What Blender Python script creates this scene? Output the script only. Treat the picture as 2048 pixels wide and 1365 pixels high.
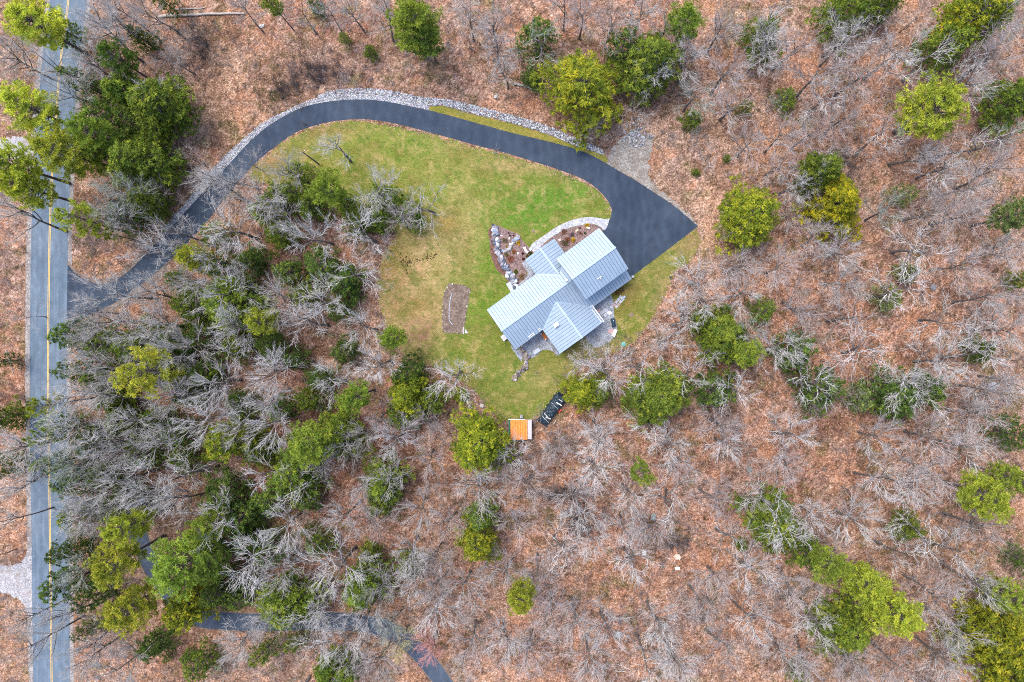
import bpy, math, random
import numpy as np
from mathutils import Vector, Matrix
from mathutils.geometry import delaunay_2d_cdt

for o in list(bpy.data.objects):
    bpy.data.objects.remove(o)
scene = bpy.context.scene
C = scene.collection
R = math.radians
rng = np.random.default_rng(7)
random.seed(7)

# ------------------------------------------------------------------ camera, sky, sun, exposure
# A drone hanging 136.6 m up and looking straight down; the frame is 204.8 m wide.
HC = 136.6
M = 0.1                       # metres on the ground per photograph pixel
NX, NY = 1085.0, 655.0        # the point right below the drone
cam = bpy.data.cameras.new('camera'); cam.sensor_width = 36.0
cam.lens = 36.0 * HC / 204.8
cam.shift_x = -(NX - 1024) / 2048.0
cam.shift_y = -(682.5 - NY) / 2048.0
cam.clip_start = 1.0; cam.clip_end = 6000.0
co = bpy.data.objects.new('camera', cam); C.objects.link(co)
co.location = (0, 0, HC); scene.camera = co

SUN_EL, SUN_AZ = 62.0, 318.0     # degrees; azimuth clockwise from +Y (the top of the picture)
world = bpy.data.worlds.new('World'); scene.world = world; world.use_nodes = True
wn = world.node_tree.nodes; wl = world.node_tree.links
bgn = wn.get('Background')
sky = wn.new('ShaderNodeTexSky'); sky.sky_type = 'NISHITA'; sky.sun_disc = False
sky.sun_elevation = R(SUN_EL); sky.sun_rotation = R(SUN_AZ)
sky.air_density = 0.75; sky.dust_density = 3.0; sky.ozone_density = 0.3
wl.new(sky.outputs[0], bgn.inputs[0]); bgn.inputs[1].default_value = 0.15
sun = bpy.data.lights.new('sun', 'SUN'); sun.energy = 0.5; sun.angle = R(24); sun.color = (1.0, 0.95, 0.88)
so = bpy.data.objects.new('sun', sun); C.objects.link(so)
az = R(SUN_AZ); el = R(SUN_EL)
sd = Vector((math.sin(az) * math.cos(el), math.cos(az) * math.cos(el), math.sin(el)))
so.rotation_euler = sd.to_track_quat('Z', 'Y').to_euler(); so.location = (0, 0, 200)
vs = scene.view_settings
vs.view_transform = 'Standard'; vs.look = 'None'; vs.gamma = 1.0; vs.use_curve_mapping = False
vs.exposure = 1.62

# ------------------------------------------------------------------ helpers
def W(px, py, z=0.0):
    k = M * (HC - z) / HC
    return ((px - NX) * k, (NY - py) * k)
def lin(r, g, b):
    f = lambda c: ((c / 255 + 0.055) / 1.055) ** 2.4 if c > 10 else c / 255 / 12.92
    return np.array((f(r), f(g), f(b)))
def tag(o, label=None, cat=None, group=None, kind=None):
    if label: o['label'] = label
    if cat: o['category'] = cat
    if group: o['group'] = group
    if kind: o['kind'] = kind
    return o
def empty(name, loc, rz=0.0):
    o = bpy.data.objects.new(name, None); C.objects.link(o)
    o.location = loc; o.rotation_euler = (0, 0, rz); o.empty_display_size = 0.3
    return o
def link(name, me, parent=None):
    o = bpy.data.objects.new(name, me); C.objects.link(o)
    if parent is not None: o.parent = parent
    return o

class MB:
    """collects triangles and polygons for one mesh; col = one colour per face"""
    def __init__(s): s.V = []; s.F = []; s.n = 0; s.K = []
    def add(s, verts, faces, col=None):
        verts = np.asarray(verts, float).reshape(-1, 3)
        s.V.append(verts)
        for f in faces: s.F.append([i + s.n for i in f]); s.K.append(col)
        s.n += len(verts)
    def box(s, c, d, rz=0, rx=0, col=None, taper=1.0):
        x, y, z = d[0] / 2, d[1] / 2, d[2] / 2
        v = np.array([(-x, -y, -z), (x, -y, -z), (x, y, -z), (-x, y, -z),
                      (-x * taper, -y * taper, z), (x * taper, -y * taper, z), (x * taper, y * taper, z), (-x * taper, y * taper, z)])
        m = np.array((Matrix.Rotation(rz, 3, 'Z') @ Matrix.Rotation(rx, 3, 'X')))
        s.add(v @ m.T + np.array(c), [(0, 3, 2, 1), (4, 5, 6, 7), (0, 1, 5, 4), (1, 2, 6, 5), (2, 3, 7, 6), (3, 0, 4, 7)], col)
    def tube(s, pts, rad, n=6, cap=True, col=None):
        pts = np.asarray(pts, float)
        rad = np.broadcast_to(np.asarray(rad, float), (len(pts),))
        vs_ = []
        for i, p in enumerate(pts):
            d = pts[min(i + 1, len(pts) - 1)] - pts[max(i - 1, 0)]; d /= (np.linalg.norm(d) + 1e-9)
            a = np.cross(d, (0, 0, 1.0)) if abs(d[2]) < .95 else np.cross(d, (1.0, 0, 0)); a /= np.linalg.norm(a)
            b = np.cross(d, a)
            for k in range(n):
                t = 2 * math.pi * k / n; vs_.append(p + rad[i] * (a * math.cos(t) + b * math.sin(t)))
        f = []
        for i in range(len(pts) - 1):
            for k in range(n):
                f.append((i * n + k, i * n + (k + 1) % n, (i + 1) * n + (k + 1) % n, (i + 1) * n + k))
        if cap: f.append(tuple(range(n - 1, -1, -1))); f.append(tuple((len(pts) - 1) * n + k for k in range(n)))
        s.add(vs_, f, col)
    def build(s, name, mat, parent=None, smooth=False):
        me = bpy.data.meshes.new(name)
        V = np.concatenate(s.V) if s.V else np.zeros((0, 3))
        me.from_pydata(V.tolist(), [], s.F)
        me.materials.append(mat)
        if any(k is not None for k in s.K):
            at = me.attributes.new('Col', 'FLOAT_COLOR', 'FACE')
            at.data.foreach_set('color', np.array([(*(k if k is not None else (1, 1, 1)), 1) for k in s.K], np.float32).ravel())
        if smooth: me.polygons.foreach_set('use_smooth', [True] * len(me.polygons))
        me.update()
        return link(name, me, parent)

def tri_mesh(name, V, T, mat, col=None):
    """big triangle mesh straight from arrays; col per triangle"""
    V = np.asarray(V, np.float32); T = np.asarray(T, np.int32)
    me = bpy.data.meshes.new(name)
    me.vertices.add(len(V)); me.vertices.foreach_set('co', V.ravel())
    me.loops.add(len(T) * 3); me.loops.foreach_set('vertex_index', T.ravel())
    me.polygons.add(len(T)); me.polygons.foreach_set('loop_start', np.arange(0, len(T) * 3, 3, dtype=np.int32))
    me.materials.append(mat)
    if col is not None:
        at = me.attributes.new('Col', 'FLOAT_COLOR', 'FACE')
        c4 = np.ones((len(T), 4), np.float32); c4[:, :3] = col
        at.data.foreach_set('color', c4.ravel())
    me.update(calc_edges=True)
    return me

_lat = rng.random((256, 256))
def vnoise(x, y, s=1.0, seed=0):
    x = x * s + 17.3 * seed + 100; y = y * s + 31.7 * seed + 100
    xi = np.floor(x).astype(int); yi = np.floor(y).astype(int); fx = x - xi; fy = y - yi
    fx = fx * fx * (3 - 2 * fx); fy = fy * fy * (3 - 2 * fy)
    g = lambda a, b: _lat[a % 256, b % 256]
    return (g(xi, yi) * (1 - fx) + g(xi + 1, yi) * fx) * (1 - fy) + (g(xi, yi + 1) * (1 - fx) + g(xi + 1, yi + 1) * fx) * fy
def fbm(x, y, s=1.0, seed=0, o=4):
    t = 0; a = .5; n = 0
    for i in range(o):
        t = t + a * vnoise(x, y, s, seed + i * 5); n += a; a *= .55; s *= 2.1
    return t / n

def catmull(pts, step=8, closed=False):
    P = [np.array(p, float) for p in pts]; out = []
    n = len(P); rngi = range(n if closed else n - 1)
    for i in rngi:
        p0 = P[(i - 1) % n] if closed or i > 0 else 2 * P[0] - P[1]
        p1 = P[i]; p2 = P[(i + 1) % n]
        p3 = P[(i + 2) % n] if closed or i + 2 < n else 2 * P[-1] - P[-2]
        k = max(1, int(np.linalg.norm(p2 - p1) / step))
        for j in range(k):
            t = j / k
            out.append(.5 * ((2 * p1) + (p2 - p0) * t + (2 * p0 - 5 * p1 + 4 * p2 - p3) * t * t + (3 * p1 - p0 - 3 * p2 + p3) * t ** 3))
    if not closed: out.append(P[-1])
    return np.array(out)

def inside(poly, X, Y):
    poly = np.asarray(poly); r = np.zeros(X.shape, bool); n = len(poly)
    for i in range(n):
        x1, y1 = poly[i]; x2, y2 = poly[(i + 1) % n]
        c = ((y1 > Y) != (y2 > Y))
        with np.errstate(divide='ignore', invalid='ignore'):
            r ^= c & (X < (x2 - x1) * (Y - y1) / (y2 - y1 + 1e-12) + x1)
    return r

def rough(poly, amp, step, seed=1):
    """densify a pixel outline and roughen it"""
    out = []
    n = len(poly)
    for i in range(n):
        a = np.array(poly[i], float); b = np.array(poly[(i + 1) % n], float)
        k = max(1, int(np.linalg.norm(b - a) / step))
        for j in range(k): out.append(a + (b - a) * j / k)
    out = np.array(out)
    if amp:
        out[:, 0] += amp * 2 * (fbm(out[:, 0], out[:, 1], .16, seed) - .5) + amp * .8 * rng.normal(size=len(out)) * .5
        out[:, 1] += amp * 2 * (fbm(out[:, 0], out[:, 1], .16, seed + 9) - .5) + amp * .8 * rng.normal(size=len(out)) * .5
    return out

def sheet(name, poly, z, mat, grid=None, paint=None, parent=None, kind='structure'):
    """a flat sheet from a pixel outline, optionally with an inner grid and painted vertices"""
    poly = np.asarray(poly, float)
    pts = [Vector(W(x, y)) for x, y in poly]; nb = len(pts)
    if grid:
        x0, y0 = poly.min(0); x1, y1 = poly.max(0)
        gx, gy = np.meshgrid(np.arange(x0 + grid / 2, x1, grid), np.arange(y0 + grid / 2, y1, grid))
        gx = gx.ravel(); gy = gy.ravel(); k = inside(poly, gx, gy)
        pts += [Vector(W(a, b)) for a, b in zip(gx[k], gy[k])]
    v, e, f, _, _, _ = delaunay_2d_cdt(pts, [], [list(range(nb))], 1, 1e-5)
    me = bpy.data.meshes.new(name)
    me.from_pydata([(p.x, p.y, z) for p in v], [], [tuple(q) for q in f])
    me.materials.append(mat)
    if paint is not None:
        V = np.array([(p.x, p.y) for p in v]); c = paint(V[:, 0] / M + NX, NY - V[:, 1] / M)
        at = me.attributes.new('Col', 'FLOAT_COLOR', 'POINT')
        c4 = np.ones((len(V), 4), np.float32); c4[:, :3] = c
        at.data.foreach_set('color', c4.ravel())
    me.update()
    for p in me.polygons[:1]:
        if p.normal.z < 0: me.flip_normals()
    o = link(name, me, parent)
    if kind: o['kind'] = kind
    return o

# ------------------------------------------------------------------ materials
class NT:
    def __init__(s, name):
        s.m = bpy.data.materials.new(name); s.m.use_nodes = True
        s.t = s.m.node_tree; s.n = s.t.nodes; s.b = s.n['Principled BSDF']
    def new(s, typ, **kw):
        x = s.n.new(typ)
        for k, v in kw.items():
            if hasattr(x, k): setattr(x, k, v)
            else: x.inputs[k].default_value = v
        return x
    def L(s, a, b): s.t.links.new(a, b)
    def pos(s): return s.new('ShaderNodeNewGeometry').outputs['Position']
    def obj(s): return s.new('ShaderNodeTexCoord').outputs['Object']
    def noise(s, co, scale, detail=3, rough=.6):
        x = s.new('ShaderNodeTexNoise'); x.inputs['Scale'].default_value = scale
        x.inputs['Detail'].default_value = detail; x.inputs['Roughness'].default_value = rough
        s.L(co, x.inputs['Vector']); return x.outputs['Fac']
    def voro(s, co, scale, feature='F1'):
        x = s.new('ShaderNodeTexVoronoi'); x.feature = feature; x.inputs['Scale'].default_value = scale
        s.L(co, x.inputs['Vector']); return x
    def ramp(s, fac, stops):
        x = s.new('ShaderNodeValToRGB'); el_ = x.color_ramp.elements
        while len(el_) < len(stops): el_.new(0.5)
        for e, (p, c) in zip(el_, stops):
            e.position = p; e.color = (c, c, c, 1) if np.isscalar(c) else (*c, 1)
        s.L(fac, x.inputs[0]); return x.outputs[0]
    def mix(s, fac, a, b, mode='MIX'):
        x = s.new('ShaderNodeMix'); x.data_type = 'RGBA'; x.blend_type = mode
        for v, i in ((fac, 0), (a, 6), (b, 7)):
            if isinstance(v, (int, float)):
                x.inputs[i].default_value = v if i == 0 else (v, v, v, 1)
            elif isinstance(v, (tuple, list, np.ndarray)): x.inputs[i].default_value = (*v, 1)
            else: s.L(v, x.inputs[i])
        return x.outputs[2]
    def attr(s, name='Col'):
        x = s.new('ShaderNodeAttribute'); x.attribute_name = name; return x.outputs['Color']
    def bump(s, h, strength=.5, dist=.05):
        x = s.new('ShaderNodeBump'); x.inputs['Strength'].default_value = strength; x.inputs['Distance'].default_value = dist
        s.L(h, x.inputs['Height']); s.L(x.outputs[0], s.b.inputs['Normal'])
    def out(s, col, rough=.9, spec=.2):
        if isinstance(col, (tuple, list, np.ndarray)): s.b.inputs['Base Color'].default_value = (*col, 1)
        else: s.L(col, s.b.inputs['Base Color'])
        s.b.inputs['Roughness'].default_value = rough; s.b.inputs['Specular IOR Level'].default_value = spec
        return s.m

def plain(name, col, rough=.8, spec=.3, var=.25, scale=3.0, fine=25.0):
    t = NT(name); p = t.obj()
    a = t.ramp(t.noise(p, scale), [(.3, 1 - var), (.7, 1 + var)])
    b = t.ramp(t.noise(p, fine, 2), [(.3, 1 - var * .6), (.7, 1 + var * .6)])
    return t.out(t.mix(1, t.mix(1, tuple(col), a, 'MULTIPLY'), b, 'MULTIPLY'), rough, spec)

def litter_material():
    t = NT('leaf_litter'); p = t.pos(); base = t.attr()
    big = t.ramp(t.noise(p, .12, 4), [(.3, .84), (.7, 1.16)])
    mid = t.ramp(t.noise(p, .9, 4, .7), [(.28, .62), (.5, 1.0), (.75, 1.3)])
    v = t.voro(p, 4.2)
    cell = t.new('ShaderNodeSeparateColor'); t.L(v.outputs['Color'], cell.inputs[0])
    leaf = t.ramp(cell.outputs[0], [(0, (.5, .47, .46)), (.3, (.8, .77, .75)), (.6, (1.02, 1.02, 1.03)), (.86, (1.22, 1.28, 1.34)), (1, (1.6, 1.8, 2.0))])
    v2 = t.voro(p, 9.0)
    c2 = t.new('ShaderNodeSeparateColor'); t.L(v2.outputs['Color'], c2.inputs[0])
    leaf2 = t.ramp(c2.outputs[1], [(0, .62), (.5, 1.0), (1, 1.38)])
    c = t.mix(1, base, big, 'MULTIPLY'); c = t.mix(1, c, mid, 'MULTIPLY'); c = t.mix(1, c, leaf, 'MULTIPLY'); c = t.mix(1, c, leaf2, 'MULTIPLY')
    moss = t.ramp(t.noise(p, .55, 5, .65), [(.66, 0.0), (.74, .75)])
    c = t.mix(moss, c, (.10, .085, .025))
    t.bump(cell.outputs[0], .6, .06)
    return t.out(c, .95, .1)

def lawn_material():
    t = NT('grass_turf'); p = t.pos(); base = t.attr()
    dry = t.ramp(t.noise(p, .35, 6, .7), [(.42, 0.0), (.66, .7)])
    c = t.mix(dry, base, t.mix(1, base, (1.5, 1.22, 1.7), 'MULTIPLY'))
    lush = t.ramp(t.noise(p, .22, 5, .7), [(.55, 0.0), (.75, .55)])
    c = t.mix(lush, c, t.mix(1, base, (.62, .84, .6), 'MULTIPLY'))
    mid = t.ramp(t.noise(p, 1.6, 5, .8), [(.3, (.62, .72, .6)), (.5, (1, 1, 1)), (.7, (1.42, 1.26, 1.6))])
    fin = t.noise(p, 5.0, 4, .85)
    f = t.ramp(fin, [(.32, .5), (.5, 1.0), (.68, 1.6)])
    c = t.mix(1, c, mid, 'MULTIPLY'); c = t.mix(1, c, f, 'MULTIPLY')
    t.bump(fin, .8, .1)
    return t.out(c, .95, .1)

def asphalt_material(name, col, worn, streak=None):
    t = NT(name); p = t.pos()
    a = t.ramp(t.noise(p, .14, 6, .65), [(.35, 0.0), (.68, 1.0)])
    c = t.mix(a, tuple(col), tuple(worn))
    sc = t.ramp(t.noise(p, .55, 6, .75), [(.3, .84), (.5, 1.0), (.72, 1.2)])
    c = t.mix(1, c, sc, 'MULTIPLY')
    dm = t.new('ShaderNodeTexWave'); dm.inputs['Scale'].default_value = .16; dm.inputs['Distortion'].default_value = 9; dm.inputs['Detail'].default_value = 4
    t.L(p, dm.inputs['Vector'])
    c = t.mix(1, c, t.ramp(dm.outputs['Fac'], [(.0, .93), (.8, 1.03), (1, 1.12)]), 'MULTIPLY')
    g = t.ramp(t.noise(p, 14, 2, .8), [(.3, .88), (.7, 1.12)])
    c = t.mix(1, c, g, 'MULTIPLY')
    if streak:
        mp = t.new('ShaderNodeMapping'); mp.inputs['Scale'].default_value = streak; t.L(p, mp.inputs['Vector'])
        s_ = t.ramp(t.noise(mp.outputs[0], 1.0, 4, .6), [(.3, (.84, .86, .88)), (.52, (1, 1, 1)), (.72, (1.22, 1.19, 1.15))])
        c = t.mix(1, c, s_, 'MULTIPLY')
    return t.out(c, .8, .25)

def stony_material(name, dark, light, scale=5.0, stain=None):
    t = NT(name); p = t.pos(); v = t.voro(p, scale)
    s_ = t.new('ShaderNodeSeparateColor'); t.L(v.outputs['Color'], s_.inputs[0])
    c = t.ramp(s_.outputs[0], [(0, tuple(dark)), (.55, tuple((np.array(dark) + np.array(light)) / 2)), (1, tuple(light))])
    v2 = t.ramp(t.noise(p, .7, 5, .7), [(.3, .78), (.7, 1.18)])
    c = t.mix(1, c, v2, 'MULTIPLY')
    if stain is not None:
        c = t.mix(t.ramp(t.noise(p, .5, 5, .7), [(.5, 0.0), (.66, .8)]), c, tuple(stain))
    t.bump(s_.outputs[0], .6, .05)
    return t.out(c, .9, .2)

def foliage_material(name, trans=.25):
    t = NT(name)
    oi = t.new('ShaderNodeObjectInfo')
    c = t.mix(1, t.attr(), oi.outputs['Color'], 'MULTIPLY')
    n = t.ramp(t.noise(t.obj(), .8, 4, .6), [(.28, (.72, .82, .9)), (.72, (1.28, 1.16, .9))])
    c = t.mix(1, c, n, 'MULTIPLY')
    t.out(c, .75, .2)
    tr = t.new('ShaderNodeBsdfTranslucent'); t.L(c, tr.inputs[0])
    ms = t.new('ShaderNodeMixShader'); ms.inputs[0].default_value = trans
    t.L(t.b.outputs[0], ms.inputs[1]); t.L(tr.outputs[0], ms.inputs[2])
    t.L(ms.outputs[0], t.n['Material Output'].inputs['Surface'])
    return t.m

def twig_material(name):
    t = NT(name); oi = t.new('ShaderNodeObjectInfo')
    n = t.ramp(t.noise(t.obj(), 1.6, 3), [(.3, .72), (.7, 1.2)])
    return t.out(t.mix(1, oi.outputs['Color'], n, 'MULTIPLY'), .85, .15)

def bark_material(name, lo, hi):
    t = NT(name); p = t.obj()
    mp = t.new('ShaderNodeMapping'); mp.inputs['Scale'].default_value = (6, 6, .9); t.L(p, mp.inputs['Vector'])
    c = t.ramp(t.noise(mp.outputs[0], 1.0, 4, .7), [(.3, tuple(lo)), (.7, tuple(hi))])
    return t.out(c, .95, .1)

def attr_material(name, rough=.9, spec=.2, var=.2, scale=8.0):
    t = NT(name); n = t.ramp(t.noise(t.pos(), scale, 3, .7), [(.3, 1 - var), (.7, 1 + var)])
    return t.out(t.mix(1, t.attr(), n, 'MULTIPLY'), rough, spec)

def objcolor_material(name, rough=.9, spec=.2, var=.25, scale=5.0):
    t = NT(name); oi = t.new('ShaderNodeObjectInfo')
    n = t.ramp(t.noise(t.pos(), scale, 4, .7), [(.3, 1 - var), (.7, 1 + var)])
    return t.out(t.mix(1, oi.outputs['Color'], n, 'MULTIPLY'), rough, spec)

MAT = {}
MAT['litter'] = litter_material()
MAT['lawn'] = lawn_material()
MAT['drive'] = asphalt_material('drive_asphalt', (.022, .037, .062), (.043, .062, .09))
MAT['drive_old'] = asphalt_material('old_drive_asphalt', (.045, .064, .095), (.072, .094, .127))
MAT['road'] = asphalt_material('road_asphalt', (.093, .135, .18), (.128, .172, .22), streak=(2.4, .03, 1))
MAT['yellow'] = plain('road_paint_yellow', (.62, .42, .13), .8, .2, .2, .8, 6)
MAT['sand'] = stony_material('sandy_shoulder', (.17, .155, .145), (.38, .36, .345), 5, (.22, .15, .115))
MAT['verge'] = stony_material('crushed_stone', (.19, .2, .215), (.56, .575, .61), 6)
MAT['gravel'] = stony_material('patio_gravel', (.15, .17, .2), (.42, .45, .5), 7)
MAT['gravel_patch'] = stony_material('gravel_patch', (.15, .135, .115), (.36, .34, .31), 6, (.17, .13, .095))
MAT['white_gravel'] = stony_material('white_gravel', (.22, .215, .22), (.48, .475, .49), 5, (.26, .22, .19))
MAT['mulch'] = stony_material('bark_mulch', (.11, .07, .065), (.30, .215, .20), 6)
MAT['red_mulch'] = stony_material('red_mulch', (.10, .05, .04), (.21, .115, .09), 6)
MAT['soil'] = stony_material('bed_soil', (.115, .085, .065), (.25, .195, .155), 4, (.09, .06, .05))
MAT['paver'] = stony_material('walk_pavers', (.28, .29, .31), (.50, .52, .56), 4)
MAT['rock'] = objcolor_material('field_stone', .9, .2, .35, 4)
MAT['riprap'] = attr_material('riprap_stone', .9, .2, .3, 3)
MAT['leafbits'] = attr_material('fallen_leaf', .85, .2, .15, 8)
MAT['pine'] = foliage_material('pine_needles', .3)
MAT['hemlock'] = foliage_material('hemlock_needles', .2)
MAT['shrub'] = foliage_material('shrub_leaves', .25)
MAT['twig'] = twig_material('bare_twigs')
MAT['bark'] = bark_material('grey_bark', (.06, .052, .048), (.20, .18, .165))
MAT['pine_bark'] = bark_material('pine_bark', (.05, .042, .04), (.15, .13, .12))
MAT['brush'] = attr_material('brush_stems', .9, .1, .15, 3)
MAT['oldwood'] = bark_material('weathered_wood', (.24, .21, .18), (.55, .5, .45))
MAT['metal'] = None
def metal_roof():
    t = NT('standing_seam_metal'); p = t.obj()
    n = t.ramp(t.noise(p, .5, 4, .6), [(.3, (.25, .335, .415)), (.7, (.30, .385, .465))])
    f = t.ramp(t.noise(p, 9, 2), [(.3, .96), (.7, 1.04)])
    m = t.out(t.mix(1, n, f, 'MULTIPLY'), .42, .5); t.b.inputs['Metallic'].default_value = .1
    return m
MAT['metal'] = metal_roof()
MAT['cap'] = plain('ridge_metal', (.31, .40, .49), .4, .5, .06, .6)
MAT['seam'] = plain('seam_metal', (.10, .125, .155), .55, .3, .15, .8)
MAT['siding'] = plain('house_siding', (.30, .31, .32), .8, .2, .1)
MAT['white'] = plain('white_paint', (.78, .79, .82), .5, .4, .06, 2)
MAT['concrete'] = plain('grey_concrete', (.42, .45, .5), .85, .2, .15, 2)
MAT['orange_roof'] = plain('orange_panel', (.72, .27, .055), .5, .4, .15, 1.5)
MAT['orange_wood'] = plain('orange_wood', (.62, .2, .04), .6, .3, .2, 4)
MAT['green_paint'] = plain('green_paint', (.02, .13, .085), .6, .3, .2, 2)
MAT['greytin'] = plain('grey_tin', (.45, .43, .46), .55, .4, .15, 3)
MAT['tarp'] = plain('tarp_cloth', (.012, .03, .048), .38, .5, .45, 2.2, 9)
MAT['red'] = plain('red_plastic', (.62, .06, .02), .4, .5, .1)
MAT['cover'] = plain('grill_cover', (.012, .035, .06), .5, .4, .3)
MAT['teal'] = plain('teal_lid', (.10, .34, .30), .5, .4, .15)
MAT['wood_grey'] = plain('grey_board', (.42, .40, .38), .8, .2, .2, 3)
MAT['pole'] = bark_material('pole_wood', (.10, .08, .07), (.2, .17, .15))
MAT['pink'] = plain('pink_stone', (.42, .29, .3), .85, .2, .2)

# ------------------------------------------------------------------ ground, roads, paths
ROADC = [(141, -60), (137, 0), (125, 90), (117, 170), (112, 235), (105, 330), (101, 420), (98.5, 520), (96.5, 690), (97, 860), (99.5, 1023), (101.5, 1200), (103.5, 1365), (105, 1430)]
rc = catmull(ROADC, 10)
def ribbon(path, a, b):
    d = np.gradient(path, axis=0); d /= np.linalg.norm(d, axis=1)[:, None]
    n = np.stack([-d[:, 1], d[:, 0]], 1)            # to the left of travel when y points down
    return np.concatenate([path + n * a, (path + n * b)[::-1]])
OUTER = [(137, 531), (146, 543), (160, 554), (185, 566), (217, 567), (250, 548), (282, 519), (327, 471), (385, 408), (445, 343), (512, 272), (569, 232), (622, 210), (692, 200), (762, 202), (857, 221), (937, 242), (1024, 266), (1111, 287), (1174, 307), (1236, 341), (1274, 363), (1309, 386), (1349, 413), (1396, 453)]
INNER = [(1224, 421), (1216, 403), (1194, 378), (1164, 358), (1121, 341), (1024, 310), (949, 290), (862, 266), (787, 247), (724, 239), (662, 244), (599, 262), (549, 295), (512, 326), (460, 384), (410, 448), (345, 516), (262, 586), (200, 622), (160, 642), (137, 662)]
oc = catmull(OUTER, 8); ic = catmull(INNER, 8)
DRIVE = np.concatenate([oc, [(1330, 504), (1264, 553), (1240, 560), (1195, 490), (1205, 462), (1216, 448), (1221, 436)], ic, [(120, 662), (120, 531)]])
D2C = catmull([(120, 1000), (170, 1014), (235, 1030), (272, 1062), (296, 1120), (340, 1190), (385, 1232), (450, 1243), (560, 1245), (660, 1243), (740, 1250), (800, 1272), (848, 1316), (890, 1372), (920, 1430)], 8)
DRIVE2 = ribbon(D2C, -17, 17)
LAWN = [(500, 348), (549, 300), (600, 266), (662, 248), (724, 243), (862, 270), (949, 294), (1024, 314), (1121, 345), (1194, 382), (1216, 407), (1222, 425), (1330, 480), (1392, 462), (1402, 478), (1385, 515), (1350, 545), (1332, 585), (1316, 615), (1300, 645), (1262, 690), (1210, 712), (1170, 725), (1140, 765), (1105, 800), (1066, 838), (1005, 840), (985, 826), (962, 798), (940, 775), (880, 740), (830, 722), (792, 690), (764, 630), (756, 560), (766, 510), (792, 470), (770, 440), (700, 425), (640, 392), (580, 366), (530, 368)]
BED1 = [(984.6, 450), (999.8, 453.4), (1012.7, 459.3), (1035, 467.5), (1044.4, 480.4), (1059.6, 496.8), (1067.8, 505), (1051.4, 520.2), (1044.4, 527.3), (1049, 535.5), (1055, 544.8), (1052.6, 555.4), (1040.9, 564.8), (1036, 576), (1025.6, 577), (1011.6, 556.6), (995, 541), (985.8, 519), (980, 500.3), (977.6, 465)]
MULCH_STRIP = [(984, 450), (992, 470), (990, 485), (996, 510), (1010, 540), (1022, 560), (1012, 556), (994, 541), (984, 519), (979, 500), (982, 485), (976, 470), (977, 461)]
BED2 = [(1066, 506), (1084, 491), (1106, 473), (1134, 458), (1164, 450), (1184, 448), (1199, 453), (1209, 462), (1200, 478), (1140, 525), (1090, 530)]
WALK_OUT = [(1219, 437), (1209, 438.5), (1186, 434.7), (1164, 436), (1136, 443.5), (1111, 456), (1086, 473), (1071, 483), (1062, 490), (1061, 496), (1065, 503)]
WALK_IN = [(1070, 506), (1084, 491), (1106, 473), (1134, 458), (1164, 450), (1184, 448), (1199, 453), (1209, 461), (1216, 450)]
PATIO1 = [(1036, 698), (1089, 655), (1124, 706), (1114, 713), (1108, 704), (1097, 700), (1085, 700), (1075, 710), (1064, 717), (1058, 715), (1050, 700), (1040, 702)]
PATIO2 = [(1170, 640), (1187, 612), (1222, 590), (1226, 600), (1227.3, 611), (1228.4, 631), (1234, 653.6), (1231.8, 671.6), (1220.6, 682.8), (1191.4, 696.3), (1182.4, 689.6), (1171.2, 676)]
PATIO3 = [(1044, 527), (1052, 519), (1074, 549), (1036, 580), (1030, 576), (1041, 565), (1053, 555), (1056, 545), (1049, 536)]
PATIO4 = [(1022, 690), (1032, 700), (1042, 700), (1046, 714), (1043, 724), (1036, 716), (1024, 698)]
VEG = [(898, 568), (905, 568), (928, 571), (941, 579), (939, 590), (933, 625), (928, 655), (926, 667), (886, 665), (884.5, 640), (886, 600), (889, 585)]
GPATCH = [(1214, 326), (1216, 312), (1226, 296), (1240, 280), (1256, 266), (1284, 262), (1304, 276), (1306, 300), (1296, 330), (1300, 362), (1340, 396), (1394, 444), (1396, 453), (1349, 413), (1309, 386), (1274, 363), (1236, 341)]
TURN = [(-60, 1122), (0, 1130), (40, 1126), (58, 1100), (66, 1090), (68, 1245), (60, 1235), (45, 1210), (20, 1190), (-60, 1172)]
TURN2 = [(-60, 276), (0, 280), (36, 274), (70, 290), (68, 335), (40, 320), (-60, 314)]
APRON = [(137, 660), (175, 636), (262, 588), (330, 530), (336, 540), (268, 600), (190, 646), (137, 690)]

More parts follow.
